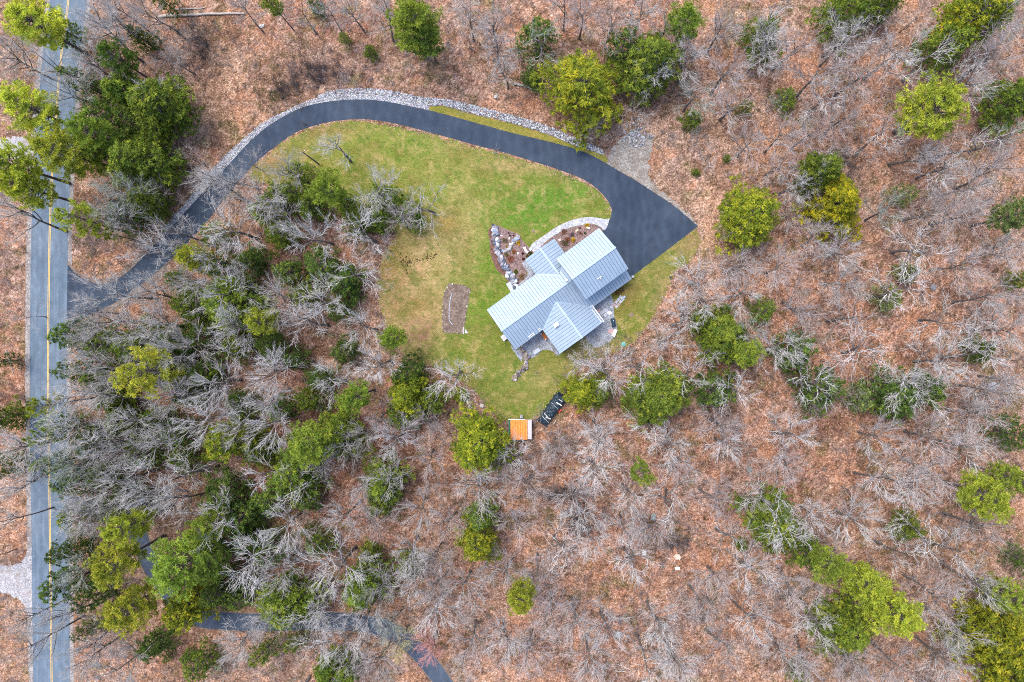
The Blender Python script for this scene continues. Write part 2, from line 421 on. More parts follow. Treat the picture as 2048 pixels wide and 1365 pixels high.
GAIN = .66
FOREST_BASE = lin(182, 142, 112)
G_BLOBS = [  # px, py, rx, ry, sRGB colour, weight
    (1400, 380, 110, 120, (206, 164, 132), .9), (1330, 640, 90, 60, (204, 150, 118), .7), (1250, 1000, 240, 160, (190, 138, 110), .8),
    (1700, 650, 250, 150, (186, 130, 100), .7), (1650, 950, 250, 130, (186, 132, 106), .7), (1150, 1250, 250, 130, (198, 144, 114), .7),
    (1750, 230, 250, 170, (176, 130, 104), .7), (1980, 60, 120, 120, (156, 118, 96), .6),
    (640, 480, 130, 90, (140, 92, 76), .85), (600, 640, 140, 130, (140, 98, 80), .85), (700, 850, 160, 120, (142, 96, 78), .85), (400, 720, 200, 160, (134, 100, 82), .8),
    (560, 930, 200, 150, (140, 98, 80), .8), (330, 930, 160, 110, (144, 104, 84), .8), (640, 1080, 170, 100, (160, 112, 92), .7), (250, 220, 110, 120, (140, 98, 80), .8),
    (600, 130, 240, 70, (176, 138, 112), .7), (440, 250, 110, 80, (186, 148, 116), .8), (700, 40, 240, 50, (158, 104, 82), .7), (900, 170, 150, 40, (186, 140, 114), .7), (1230, 60, 200, 80, (168, 116, 96), .7),
    (320, 430, 60, 50, (190, 146, 110), .6), (215, 520, 60, 28, (188, 136, 104), .8), (400, 92, 46, 44, (58, 48, 20), 1.0), (560, 175, 40, 34, (112, 84, 62), .7), (640, 146, 48, 26, (92, 70, 62), .85), (560, 185, 22, 40, (88, 66, 48), .8),
    (480, 690, 60, 40, (104, 98, 62), .6), (380, 820, 60, 40, (100, 96, 58), .6), (640, 610, 50, 50, (112, 98, 70), .6), (250, 780, 60, 60, (102, 92, 66), .6), (160, 860, 60, 80, (108, 96, 72), .6), (560, 1040, 60, 40, (110, 98, 64), .5), (700, 720, 50, 40, (106, 96, 62), .6), (480, 500, 60, 50, (104, 98, 62), .5), (300, 1030, 70, 50, (116, 98, 74), .5),
    (1268, 300, 74, 60, (160, 146, 130), .8), (1330, 400, 40, 40, (176, 152, 128), .6), (1700, 1020, 90, 50, (128, 110, 70), .35), (1900, 760, 90, 60, (150, 122, 84), .4), (1840, 1090, 70, 40, (140, 112, 70), .4), (1690, 880, 60, 40, (140, 114, 78), .4),
    (10, 600, 60, 200, (168, 122, 96), .7), (30, 830, 50, 130, (160, 110, 86), .7), (20, 1300, 60, 70, (184, 144, 112), .7), (380, 1290, 110, 36, (200, 150, 118), .8), (300, 1320, 120, 40, (186, 140, 112), .6),
    (1180, 740, 60, 40, (158, 130, 100), .7), (1240, 700, 70, 22, (168, 136, 112), .7), (950, 800, 26, 26, (196, 170, 138), .8), (1110, 870, 60, 40, (160, 128, 104), .7), (1130, 985, 34, 12, (118, 80, 66), .8),
    (1360, 460, 30, 60, (200, 160, 130), .5), (1405, 500, 30, 40, (190, 160, 118), .7), (520, 330, 60, 40, (176, 152, 110), .5),
]
def paint_ground(x, y):
    c = np.tile(FOREST_BASE, (len(x), 1))
    for px, py, rx, ry, col, w in G_BLOBS:
        d = ((x - px) / rx) ** 2 + ((y - py) / ry) ** 2
        d = d * (.6 + .8 * fbm(x, y, .03, int(px) % 13))
        a = (w * np.exp(-d * .9))[:, None]
        c = c * (1 - a) + lin(*col) * a
    n = fbm(x, y, .012, 3)[:, None]
    c = c * (.82 + .36 * n)
    for sc_, seed, thr, gain, mx, col in ((.012, 15, .5, 4, .55, (168, 142, 124)), (.02, 27, .56, 5, .5, (146, 112, 94)), (.035, 39, .62, 8, .6, (112, 106, 62)), (.045, 21, .55, 5, .6, (152, 126, 112)), (.03, 33, .60, 6, .65, (122, 88, 72)), (.06, 45, .60, 6, .6, (208, 170, 144)), (.09, 57, .62, 7, .6, (112, 92, 66)), (.13, 63, .64, 8, .7, (84, 72, 40)), (.02, 71, .60, 5, .5, (196, 140, 104)), (.16, 83, .66, 9, .7, (98, 76, 66))):
        a = np.clip((fbm(x, y, sc_, seed) - thr) * gain, 0, mx)[:, None]
        c = c * (1 - a) + lin(*col) * a
    return c * GAIN * np.array((1.06, 1.07, 1.10))
def ground():
    xs = np.concatenate([[-25000, -6000, -1500, -500, -200], np.arange(-100, 2150, 4.0), [2250, 2600, 3600, 8000, 27000]])
    ys = np.concatenate([[-25000, -6000, -1500, -500, -200], np.arange(-100, 1470, 4.0), [1570, 1900, 2900, 7000, 26000]])
    gx, gy = np.meshgrid(xs, ys); X, Y = gx.ravel(), gy.ravel()
    nx, ny = len(xs), len(ys)
    V = np.stack([(X - NX) * M, (NY - Y) * M, np.zeros(len(X))], 1)
    i = (np.arange(ny - 1)[:, None] * nx + np.arange(nx - 1)[None, :]).ravel()
    T = np.concatenate([np.stack([i, i + nx, i + 1], 1), np.stack([i + 1, i + nx, i + nx + 1], 1)])
    me = tri_mesh('ground', V, T, MAT['litter'])
    at = me.attributes.new('Col', 'FLOAT_COLOR', 'POINT')
    c4 = np.ones((len(V), 4), np.float32); c4[:, :3] = paint_ground(X, Y); at.data.foreach_set('color', c4.ravel())
    tag(link('ground', me), kind='structure')
ground()

L_BASE = lin(126, 134, 58)
L_BLOBS = [
    (780, 270, 110, 22, (128, 150, 62), .7), (900, 380, 60, 30, (122, 148, 58), .6), (1160, 385, 40, 26, (112, 148, 56), .7), (700, 345, 60, 30, (120, 140, 54), .5),
    (1100, 400, 90, 50, (98, 138, 46), .8), (1040, 430, 60, 40, (92, 138, 44), .8), (980, 500, 40, 60, (108, 140, 48), .6), (960, 570, 40, 60, (98, 136, 40), .8),
    (960, 640, 45, 45, (112, 140, 48), .7), (880, 330, 120, 40, (140, 150, 70), .6), (720, 300, 90, 40, (134, 146, 62), .6), (900, 290, 70, 25, (152, 154, 86), .5), (820, 300, 40, 22, (104, 136, 44), .6),
    (930, 440, 30, 50, (166, 164, 96), .7), (905, 480, 34, 60, (172, 160, 96), .8), (850, 500, 60, 50, (190, 172, 112), .9), (810, 560, 55, 70, (184, 162, 104), .95), (800, 640, 45, 60, (176, 152, 102), .95), (850, 620, 36, 60, (180, 158, 106), .9), (842, 672, 32, 28, (140, 110, 84), .9), (835, 612, 24, 20, (150, 124, 70), .7),
    (895, 450, 24, 22, (158, 138, 62), .7), (785, 520, 22, 50, (150, 122, 50), .7), (815, 612, 28, 12, (150, 128, 62), .6),
    (1020, 770, 60, 40, (120, 140, 60), .6), (1060, 740, 30, 20, (150, 150, 84), .6), (1040, 810, 60, 20, (108, 132, 50), .6), (1090, 760, 40, 30, (148, 142, 82), .6), (1290, 590, 40, 50, (118, 136, 58), .6), (1330, 520, 50, 22, (120, 132, 58), .7), (1220, 700, 60, 14, (150, 130, 90), .7), (1255, 575, 30, 16, (140, 116, 66), .7), (1250, 600, 26, 16, (150, 118, 60), .6),
    (1380, 490, 26, 22, (160, 136, 96), .7), (1320, 600, 14, 60, (160, 136, 96), .5), (560, 330, 40, 26, (146, 140, 72), .6), (640, 350, 70, 30, (126, 130, 54), .6), (640, 262, 70, 12, (156, 130, 84), .7), (1060, 335, 90, 12, (166, 150, 96), .7), (540, 320, 24, 20, (166, 136, 92), .8),
    (1000, 600, 30, 40, (108, 138, 48), .6), (1010, 715, 22, 22, (104, 128, 44), .6), (900, 700, 40, 16, (112, 136, 48), .6),
]
def paint_lawn(x, y):
    c = np.tile(L_BASE, (len(x), 1))
    for px, py, rx, ry, col, w in L_BLOBS:
        d = ((x - px) / rx) ** 2 + ((y - py) / ry) ** 2
        d = d * (.25 + 1.5 * fbm(x, y, .06, int(px + py) % 17))
        a = (w * np.exp(-d * .8))[:, None]
        c = c * (1 - a) + lin(*col) * a
    for sc_, seed, thr, gain, mx, col in ((.05, 91, .58, 6, .55, (118, 120, 52)), (.08, 97, .58, 6, .5, (176, 164, 100)), (.11, 103, .60, 7, .5, (86, 118, 42)), (.2, 109, .62, 8, .5, (150, 140, 76)), (.03, 113, .58, 5, .4, (132, 128, 66))):
        a = np.clip((fbm(x, y, sc_, seed) - thr) * gain, 0, mx)[:, None]
        c = c * (1 - a) + lin(*col) * a
    return c * GAIN
LAWN_R = rough(catmull(LAWN, 12, True), 4.0, 3.0, 4)
sheet('lawn', LAWN_R, .006, MAT['lawn'], 3.0, paint_lawn)
STRIP = rough(catmull([(859, 213), (887, 212.5), (937, 227), (1024, 248), (1099, 271), (1149, 292), (1211, 311), (1212, 328)], 8).tolist() + catmull([(1205, 322), (1174, 309), (1111, 289), (1024, 268), (937, 244), (859, 223)], 8).tolist(), .8, 3)
def paint_strip(x, y):
    n = fbm(x, y, .06, 2)[:, None]
    return (lin(124, 130, 48) * (1 - n) + lin(156, 148, 74) * n) * GAIN
sheet('grass_strip', STRIP, .008, MAT['lawn'], 4.0, paint_strip)

VERGE_OUT = catmull([(322, 462), (380, 396), (421, 343), (512, 257), (574, 222), (624, 200), (674, 189), (712, 187), (762, 192), (812, 204), (858, 211)], 6)
VERGE_IN = catmull([(858, 223), (762, 204), (692, 202), (622, 212), (569, 234), (512, 274), (445, 345), (385, 410), (327, 473)], 6)
sheet('gravel_verge', rough(np.concatenate([VERGE_OUT, VERGE_IN]), .8, 3), .010, MAT['verge'])
sheet('gravel_patch', rough(GPATCH, 5.0, 2.5), .010, MAT['gravel_patch'])
sheet('gravel_turnout', rough(catmull(TURN, 10, True), 4, 2.5), .011, MAT['white_gravel'])
sheet('gravel_drive', rough(catmull(TURN2, 10, True), 4, 2.5), .011, MAT['white_gravel'])
sheet('road_shoulder', rough(ribbon(rc, 36, 46), 1.4, 4), .009, MAT['sand'])
sheet('road_shoulder', rough(ribbon(rc, -36, -45), 1.4, 4), .009, MAT['sand'])
sheet('driveway_edge', rough(APRON, 1.5, 4), .011, MAT['soil'])
sheet('driveway_edge', rough(np.concatenate([catmull([(136, 520), (152, 540), (180, 556), (217, 557), (250, 536), (282, 505), (325, 462)], 6), catmull([(330, 473), (282, 521), (250, 550), (217, 569), (185, 568), (160, 556), (136, 535)], 6)]), .8, 4), .011, MAT['soil'])
sheet('driveway', rough(DRIVE, .35, 3), .016, MAT['drive'])
sheet('driveway_edge', rough(ribbon(D2C[8:], -19, 19), .8, 5), .010, MAT['soil'])
sheet('lower_driveway', DRIVE2, .016, MAT['drive_old'])
sheet('road', ribbon(rc, -37, 37), .021, MAT['road'])
sheet('centre_line', ribbon(rc, .6, 1.9), .026, MAT['yellow'])
sheet('centre_line', ribbon(rc, -1.9, -.6), .026, MAT['yellow'])
sheet('garden_bed', rough(BED1, .6, 3), .012, MAT['mulch'])
sheet('mulch_strip', rough(MULCH_STRIP, .6, 3), .017, MAT['red_mulch'])
sheet('garden_bed', rough(BED2, .3, 3), .012, MAT['mulch'])
sheet('walkway', np.concatenate([catmull(WALK_OUT, 4), catmull(WALK_IN, 4)]), .034, MAT['paver'])
sheet('patio', rough(PATIO1, .4, 3), .012, MAT['gravel'])
sheet('patio', rough(catmull(PATIO2, 8, True), .4, 3), .012, MAT['gravel'])
sheet('patio', rough(PATIO3, .4, 3), .018, MAT['gravel'])
sheet('gravel_border', rough(PATIO4, .4, 3), .012, MAT['gravel'])
sheet('vegetable_bed', rough(VEG, .6, 3), .014, MAT['soil'])

# ------------------------------------------------------------------ where trees and brush may not stand
def clear_mask(X, Y, pad=0):
    m = inside(LAWN, X, Y)
    for p in (DRIVE, DRIVE2, ribbon(rc, -46, 46), GPATCH, TURN, TURN2, STRIP):
        m |= inside(p, X, Y)
    return m
RIP_LO = [(637, 197), (674, 188), (712, 186), (762, 190), (812, 202), (857, 210), (887, 211), (937, 225), (1024, 246), (1099, 269), (1149, 290), (1209, 310)]
RIP_HI = [(637, 192), (674, 181), (737, 179), (787, 184), (837, 195), (887, 200), (937, 210), (1024, 232), (1099, 255), (1149, 277), (1204, 300)]

# ------------------------------------------------------------------ stones
def rock_mesh(name, seed, mat):
    r = np.random.default_rng(seed)
    t = (1 + 5 ** .5) / 2
    V = np.array([(-1, t, 0), (1, t, 0), (-1, -t, 0), (1, -t, 0), (0, -1, t), (0, 1, t), (0, -1, -t), (0, 1, -t), (t, 0, -1), (t, 0, 1), (-t, 0, -1), (-t, 0, 1)], float)
    V /= np.linalg.norm(V, axis=1)[:, None]
    F = [(0, 11, 5), (0, 5, 1), (0, 1, 7), (0, 7, 10), (0, 10, 11), (1, 5, 9), (5, 11, 4), (11, 10, 2), (10, 7, 6), (7, 1, 8), (3, 9, 4), (3, 4, 2), (3, 2, 6), (3, 6, 8), (3, 8, 9), (4, 9, 5), (2, 4, 11), (6, 2, 10), (8, 6, 7), (9, 8, 1)]
    V = V * (1 + .28 * r.normal(size=(12, 1)).clip(-1, 1)) + .1 * r.normal(size=V.shape)
    V[:, 2] *= .7
    V[:, 2] = np.clip(V[:, 2], -.4, .55)
    return V, np.array(F)
ROCKS = [rock_mesh('stone', s, None) for s in range(7)]
ROCK_ME = []
for V, F in ROCKS:
    me = bpy.data.meshes.new('stone'); me.from_pydata(V.tolist(), [], F.tolist()); me.materials.append(MAT['rock']); me.update(); ROCK_ME.append(me)
def stone(px, py, size, col, parent=None, name='stone', z=0.0, flat=1.0):
    o = link(name, random.choice(ROCK_ME), parent)
    x, y = W(px, py, z)
    px0, py0 = (parent.location.x, parent.location.y) if parent is not None else (0, 0)
    o.location = (x - px0, y - py0, z + size * .32 * flat)
    s = size
    o.scale = (s * random.uniform(.8, 1.25), s * random.uniform(.75, 1.1), s * random.uniform(.7, 1.0) * flat)
    o.rotation_euler = (random.uniform(-.2, .2), random.uniform(-.2, .2), random.uniform(0, 6.28))
    o.color = (*col, 1)
    return o
def stone_cloud(name, pts, sizes, cols, mat, zoff=0.0):
    Vs, Ts, Cs = [], [], []; n = 0
    for (x, y), s, c in zip(pts, sizes, cols):
        V, F = ROCKS[int(rng.integers(7))]
        a = rng.uniform(0, 6.28); ca, sa = math.cos(a), math.sin(a)
        v = V * s * np.array([rng.uniform(.8, 1.3), rng.uniform(.7, 1.1), rng.uniform(.7, 1)])
        v = np.stack([v[:, 0] * ca - v[:, 1] * sa + x, v[:, 0] * sa + v[:, 1] * ca + y, v[:, 2] + s * .3 + zoff], 1)
        Vs.append(v); Ts.append(F + n); n += 12; Cs.append(np.tile(c, (20, 1)))
    me = tri_mesh(name, np.concatenate(Vs), np.concatenate(Ts), mat, np.concatenate(Cs))
    return tag(link(name, me), kind='stuff')
def scatter_between(lo, hi, n):
    a = catmull(lo, 4); b = catmull(hi, 4)
    out = []
    for _ in range(n):
        t = rng.random(); i = t * (len(a) - 1); j = t * (len(b) - 1)
        pa = a[int(i)] + (a[min(int(i) + 1, len(a) - 1)] - a[int(i)]) * (i % 1)
        pb = b[int(j)] + (b[min(int(j) + 1, len(b) - 1)] - b[int(j)]) * (j % 1)
        out.append(pa + (pb - pa) * rng.uniform(-.05, 1.08))
    return np.array(out)
def greys(n, lo=.25, hi=.8):
    g = rng.uniform(lo, hi, n)[:, None]
    return g * np.array([.97, .99, 1.05]) * (1 + .06 * rng.normal(size=(n, 3)))
sp = scatter_between(RIP_LO, RIP_HI, 4200)
tag(stone_cloud('riprap', [W(*p) for p in sp], rng.uniform(.09, .21, len(sp)), greys(len(sp), .1, .5), MAT['riprap']),
    'band of loose pale riprap stones along the outer side of the driveway', 'riprap')
sp = scatter_between([(327, 470), (385, 406), (445, 341), (512, 270), (569, 230), (622, 208), (692, 198), (762, 200), (857, 219)], [(322, 462), (380, 396), (421, 343), (512, 257), (574, 222), (624, 200), (674, 189), (762, 192), (857, 211)], 3000)
tag(stone_cloud('verge_stones', [W(*p) for p in sp], rng.uniform(.07, .15, len(sp)), greys(len(sp), .18, .55), MAT['riprap']),
    'narrow band of small white stones hugging the curve of the driveway', 'stones')
sp = np.stack([rng.normal(1272, 14, 160), rng.normal(272, 12, 160)], 1)
tag(stone_cloud('stone_heap', [W(*p) for p in sp], rng.uniform(.12, .3, 160), greys(160, .14, .45), MAT['riprap']),
    'scattered white stones on the gravel patch above the driveway', 'stones')

cl = np.concatenate([np.stack([rng.uniform(800, 876, 90), np.zeros(90)], 1), np.stack([rng.normal(812, 7, 40), rng.normal(532, 12, 40)], 1)])
cl[:90, 1] = 524 - (cl[:90, 0] - 800) * .16 + rng.normal(0, 4.5, 90)
tag(stone_cloud('leaf_clumps', [W(*p) for p in cl], rng.uniform(.05, .17, 130), np.tile(np.array((.07, .045, .018)), (130, 1)) * rng.uniform(.6, 1.6, (130, 1)), MAT['riprap'], -.03),
    'small dark clumps of rotted leaves dotted over the tan worn lawn', 'leaves')
def wall_of_stones(label, path, width, n, palette, smin, smax, hgt):
    p = catmull(path, 3); c = p.mean(0)
    t = empty('stone_wall', (*W(*c), 0)); tag(t, label, 'stone wall')
    for i in range(n):
        q = p[int(rng.integers(len(p)))] + rng.normal(0, width / 2.2, 2)
        s = rng.uniform(smin, smax)
        stone(q[0], q[1], s, random.choice(palette) * rng.uniform(.5, 1.35), t, 'stone', rng.uniform(0, hgt))
    return t
PG = [np.array(c) for c in [(.34, .36, .40), (.46, .47, .50), (.14, .17, .23), (.20, .24, .31), (.09, .11, .15), (.28, .25, .27)]]
PT = [np.array(c) for c in [(.33, .27, .2), (.42, .36, .31), (.2, .17, .15), (.22, .2, .25), (.13, .11, .1), (.35, .32, .34)]]
WALL1 = [(987, 452), (991.6, 461.6), (989.3, 473.4), (991, 484), (994, 495.6), (997, 507.4), (1002, 518), (1005.5, 527.3), (1012.7, 539), (1018, 548.4), (1025.6, 558), (1030.3, 568.3), (1033, 575)]
wall_of_stones('long curving wall of grey and white boulders beside the garden bed', WALL1, 5.4, 190, PG, .2, .52, .3)
wall_of_stones('short diagonal row of pale boulders crossing the garden bed', [(1037.3, 472.2), (1030.3, 479.2), (1024.5, 487.4), (1018.6, 496.8), (1008, 503)], 3.0, 60, [PG[0], PG[1], PG[3], PT[1]], .16, .42, .12)
wall_of_stones('tan and purple stone wall curving down from the house onto the lawn', [(1041.6, 695), (1044, 702), (1049, 711), (1053, 720), (1052.5, 728), (1048, 736), (1041, 744), (1034, 751), (1027, 757)], 4.4, 170, PT, .16, .4, .2)

t = empty('bed_border', (*W(910, 618), 0)); tag(t, 'rim of small field stones around the bare soil vegetable bed', 'border')
vp = rough(VEG, .8, 2.2)
for q in vp:
    if rng.random() < .8:
        stone(q[0], q[1], rng.uniform(.07, .16), np.array((.2, .17, .15)) * rng.uniform(.5, 1.4) if rng.random() < .84 else np.array((.62, .58, .48)), t, 'stone')

for px, py, s, col, lab in [
        (1498, 940, .7, (.16, .18, .18), 'grey-green boulder in the leaf litter below the centre right woods'),
        (1306, 1034, .8, (.2, .22, .21), 'flat grey-green boulder in the leaf litter right of the dark brush'),
        (1356, 1113, .8, (.55, .45, .37), 'cream coloured broken boulder in the leaf litter near the bottom'),
        (992, 194, .5, (.45, .43, .4), 'small pale boulder above the riprap band'),
        (525, 52, .5, (.45, .43, .42), 'small white boulder in the leaves right of the long fallen log'),
        (1986, 772, .9, (.34, .34, .38), 'dark grey boulder among brush at the right edge'),
        (1866, 575, .7, (.2, .21, .23), 'bluish boulder in the leaves below the white sprawling tree'),
        (1288, 1106, .5, (.66, .66, .6), 'little white stone left of the cream broken boulder'),
        (1236, 1268, .7, (.3, .34, .34), 'grey stone at the foot of the forked trunks near the bottom'),
        (963, 812, .55, (.55, .5, .44), 'tan stone on the sandy patch beside the lawn tip')]:
    tag(stone(px, py, s, np.array(col), None, 'boulder'), lab, 'boulder')

# ------------------------------------------------------------------ house
A = R(36.0)
house = empty('house', (0, 0, 0), A)
tag(house, 'grey house with pale blue standing seam metal roofs beside the driveway', 'house')
def P(u, v, z): return np.array((u, -v, z))       # u along the ridge, v towards the lower right
def clip_poly(poly, ax, lo, hi):
    for sgn, lim in ((1, lo), (-1, -hi)):
        out = []
        for i in range(len(poly)):
            a, b = poly[i], poly[(i + 1) % len(poly)]
            da, db = sgn * a[ax] - lim, sgn * b[ax] - lim
            if da >= 0: out.append(a)
            if da * db < 0: out.append(a + (b - a) * (da / (da - db)))
        poly = out
        if not poly: return []
    return poly
def slope(name, pts, ax, pitch_w=.62, thick=.10):
    """one roof slope: a slab (part) carrying its metal panels (sub-parts); pts = u,v,z corners, ax = axis the panels are counted along"""
    pts = [P(*p) for p in pts]
    n = np.cross(pts[1] - pts[0], pts[2] - pts[0]); n /= np.linalg.norm(n)
    if n[2] < 0: pts = pts[::-1]; n = -n
    b = MB(); k = len(pts)
    low = [p - np.array((0, 0, thick)) for p in pts]
    b.add(pts + low, [tuple(range(k)), tuple(range(2 * k - 1, k - 1, -1))] + [(i, k + i, k + (i + 1) % k, (i + 1) % k) for i in range(k)])
    slab = b.build(name, MAT['seam'], house)
    lo = min(p[ax] for p in pts); hi = max(p[ax] for p in pts)
    c = max(1, round((hi - lo) / pitch_w)); w = (hi - lo) / c
    for i in range(c):
        q = clip_poly(pts, ax, lo + i * w + .036, lo + (i + 1) * w - .036)
        if len(q) < 3: continue
        kk = len(q); pb = MB()
        top = [x + n * .03 for x in q]; bot = [x + n * .003 for x in q]
        pb.add(top + bot, [tuple(range(kk))] + [(j, kk + j, kk + (j + 1) % kk, (j + 1) % kk) for j in range(kk)])
        pb.build('roof_panel', MAT['metal'], slab)
    return slab
def strip3(name, a, b, w, mat, parent=house, lift=.06, thick=.05):
    """a bar of width w lying along the line a-b"""
    a = P(*a); b = P(*b); d = b - a; d /= np.linalg.norm(d)
    s_ = np.cross(d, (0, 0, 1.0)); s_ /= np.linalg.norm(s_); up = np.cross(s_, d)
    m = MB(); vv = []
    for e in (a, b):
        for x, y in ((-1, 0), (1, 0), (1, 1), (-1, 1)): vv.append(e + s_ * x * w / 2 + up * (lift + y * thick))
    m.add(vv, [(0, 1, 2, 3), (7, 6, 5, 4), (0, 4, 5, 1), (1, 5, 6, 2), (2, 6, 7, 3), (3, 7, 4, 0)])
    return m.build(name, mat, parent)
RV, ZR, PM = -4.11, 6.0, .48
mz = lambda v: ZR - PM * abs(v - RV)
slope('roof', [(-6.8, RV, ZR), (10.0, RV, ZR), (10.0, -9.12, mz(-9.12)), (-6.8, -9.12, mz(-9.12))], 0)
slope('roof', [(-6.8, RV, ZR), (10.0, RV, ZR), (10.0, .45, mz(.45)), (-6.8, .45, mz(.45))], 0)
slope('roof', [(10.01, RV + 1.5, mz(RV + 1.5)), (19.75, RV + 1.5, mz(RV + 1.5)), (19.75, 2.6, mz(2.6)), (10.01, 2.6, mz(2.6))], 0)
slope('roof', [(7.0, .46, mz(.46)), (10.0, .46, mz(.46)), (10.0, 2.6, mz(2.6)), (7.0, 2.6, mz(2.6))], 0)
CU, CZ = 4.98, 5.21
swz, nez = CZ - .273 * 5.26, CZ - .438 * 5.37
slope('cross_roof', [(CU, -2.5, CZ), (CU, 6.17, CZ), (CU - 5.26, 6.17, swz), (CU - 5.26, -2.5, swz)], 1)
slope('cross_roof', [(CU, -2.5, CZ), (CU, 6.17, CZ), (CU + 5.37, 6.17, nez), (CU + 5.37, -2.5, nez)], 1)
EU, EZ, EP = 8.55, 4.95, .38
slope('entry_roof', [(EU, -6.2, EZ), (EU, -12.65, EZ), (EU - 3.55, -12.65, EZ - EP * 3.55), (EU - 3.55, -6.2, EZ - EP * 3.55)], 1)
slope('entry_roof', [(EU, -6.2, EZ), (EU, -12.65, EZ), (EU + 3.45, -12.65, EZ - EP * 3.45), (EU + 3.45, -6.2, EZ - EP * 3.45)], 1)
GZ, GP = 9.2, .5
slope('garage_roof', [(9.72, RV, GZ), (19.8, RV, GZ), (19.8, RV - 4.83, GZ - GP * 4.83), (9.72, RV - 4.83, GZ - GP * 4.83)], 0)
slope('garage_roof', [(9.72, RV, GZ), (19.8, RV, GZ), (19.8, RV + 4.68, GZ - GP * 4.68), (9.72, RV + 4.68, GZ - GP * 4.68)], 0)
strip3('ridge_cap', (-6.82, RV, ZR), (9.7, RV, ZR), .42, MAT['cap'], lift=-.02, thick=.09)
strip3('ridge_cap', (9.7, RV, GZ), (19.84, RV, GZ), .42, MAT['cap'], lift=-.02, thick=.09)
strip3('ridge_cap', (CU, -2.35, CZ), (CU, 6.2, CZ), .42, MAT['cap'], lift=-.02, thick=.08)
strip3('ridge_cap', (EU, -6.5, EZ), (EU, -12.68, EZ), .42, MAT['cap'], lift=-.02, thick=.08)
# valleys: where the planes meet
strip3('valley_flashing', (CU, -2.46, CZ), (CU - 5.2, .45, mz(.45)), .34, MAT['cap'], lift=.03, thick=.02)
strip3('valley_flashing', (CU, -2.46, CZ), (CU + 5.2, 2.45, mz(2.45)), .34, MAT['cap'], lift=.03, thick=.02)
ve = RV - (ZR - EZ) / PM
strip3('valley_flashing', (EU, ve, EZ), (EU - 3.45, RV - (ZR - (EZ - EP * 3.45)) / PM, EZ - EP * 3.45), .34, MAT['cap'], lift=.03, thick=.02)
# walls: gabled bodies set back under the eaves
def body(u0, u1, v0, v1, zr, pitch, along='u', name='wall'):
    m = MB(); vm = (v0 + v1) / 2; um = (u0 + u1) / 2
    if along == 'u':
        ze = zr - pitch * (v1 - v0) / 2
        sec = lambda u: [P(u, v0, 0), P(u, v1, 0), P(u, v1, ze), P(u, vm, zr), P(u, v0, ze)]
        a, b = sec(u0), sec(u1)
    else:
        ze = zr - pitch * (u1 - u0) / 2
        sec = lambda v: [P(u0, v, 0), P(u1, v, 0), P(u1, v, ze), P(um, v, zr), P(u0, v, ze)]
        a, b = sec(v0), sec(v1)
    m.add(a + b, [(0, 1, 2, 3, 4), (9, 8, 7, 6, 5)] + [(i, 5 + i, 5 + (i + 1) % 5, (i + 1) % 5) for i in range(5)])
    return m.build(name, MAT['siding'], house)
body(-6.5, 9.6, -8.7, .05, ZR - .14, PM)
body(CU - 4.9, CU + 4.9, -2.4, 5.8, CZ - .3, .42, 'v')
body(EU - 3.2, EU + 3.1, -12.3, -6.4, EZ - .14, EP + .02, 'v')
body(10.1, 19.4, RV - 4.4, RV + 4.3, GZ - .16, GP + .01)
m = MB(); m.add([P(7.2, 0, 0), P(19.4, 0, 0), P(19.4, 2.2, 0), P(7.2, 2.2, 0), P(7.2, 0, 2.6), P(19.4, 0, 2.6), P(19.4, 2.2, 2.6), P(7.2, 2.2, 2.6)], [(0, 1, 5, 4), (1, 2, 6, 5), (2, 3, 7, 6), (3, 0, 4, 7), (4, 5, 6, 7)])
m.build('wall', MAT['siding'], house)
# snow guards, vents, skylight box
for a, b in (((-3.4, .2), (-1.9, .2)), ((-1.0, .2), (-.4 + .0, .2))):
    strip3('snow_guard', (a[0], a[1], mz(a[1])), (b[0], b[1], mz(b[1])), .1, MAT['white'], lift=.12, thick=.1)
    strip3('snow_guard', (a[0], a[1] - .3, mz(a[1] - .3)), (b[0], b[1] - .3, mz(b[1] - .3)), .1, MAT['white'], lift=.12, thick=.1)
strip3('snow_guard', (9.2, 2.3, mz(2.3)), (10.6, 2.3, mz(2.3)), .12, MAT['white'], lift=.12, thick=.1)
strip3('gutter', (CU + 5.42, 2.0, nez), (CU + 5.42, 6.15, nez), .17, MAT['white'], lift=-.02, thick=.1)
strip3('snow_guard', (CU + 4.9, 2.8, nez + .2), (CU + 4.9, 6.0, nez + .2), .1, MAT['white'], lift=.12, thick=.1)
m = MB(); m.box(P(2.4, .25 + 2.0 - 1.1, 4.85), (1.05, .75, .55)); m.build('skylight_box', MAT['white'], house)
m = MB(); m.tube([P(9.0, RV - .45, 5.6), P(9.0, RV - .45, 6.6)], .16, 8); m.tube([P(9.0, RV - .45, 6.6), P(9.0, RV - .45, 6.75)], .24, 8); m.build('vent_pipe', MAT['white'], house)
m = MB(); m.tube([P(-.35, -1.55, 4.6), P(-.35, -1.55, 5.15)], .13, 8); m.build('vent_pipe', MAT['cap'], house)
gu, gv = 14.15, RV + 2.85
m = MB(); gz = GZ - GP * 2.85
m.box(P(gu, gv, gz + .3), (1.0, .1, .1)); m.box(P(gu + .05, gv + .15, gz + .28), (.12, .5, .12)); m.box(P(gu, gv, gz + .1), (.1, .1, .5)); m.build('roof_vent', MAT['white'], house)

# ------------------------------------------------------------------ things round the house
x, y = W(1007.8, 676, .8)
t = empty('condenser', (x, y, 0), A); tag(t, 'white outdoor condenser box against the lower left gable wall', 'condenser')
m = MB(); m.box((0, 0, .45), (.75, 1.0, .8)); m.build('cabinet', MAT['white'], t)
m = MB(); m.tube([(0, 0, .851), (0, 0, .89)], .3, 12); m.build('fan_grille', MAT['greytin'], t)
m = MB(); m.box((0, 0, .025), (.95, 1.2, .05)); m.build('pad', MAT['concrete'], t)

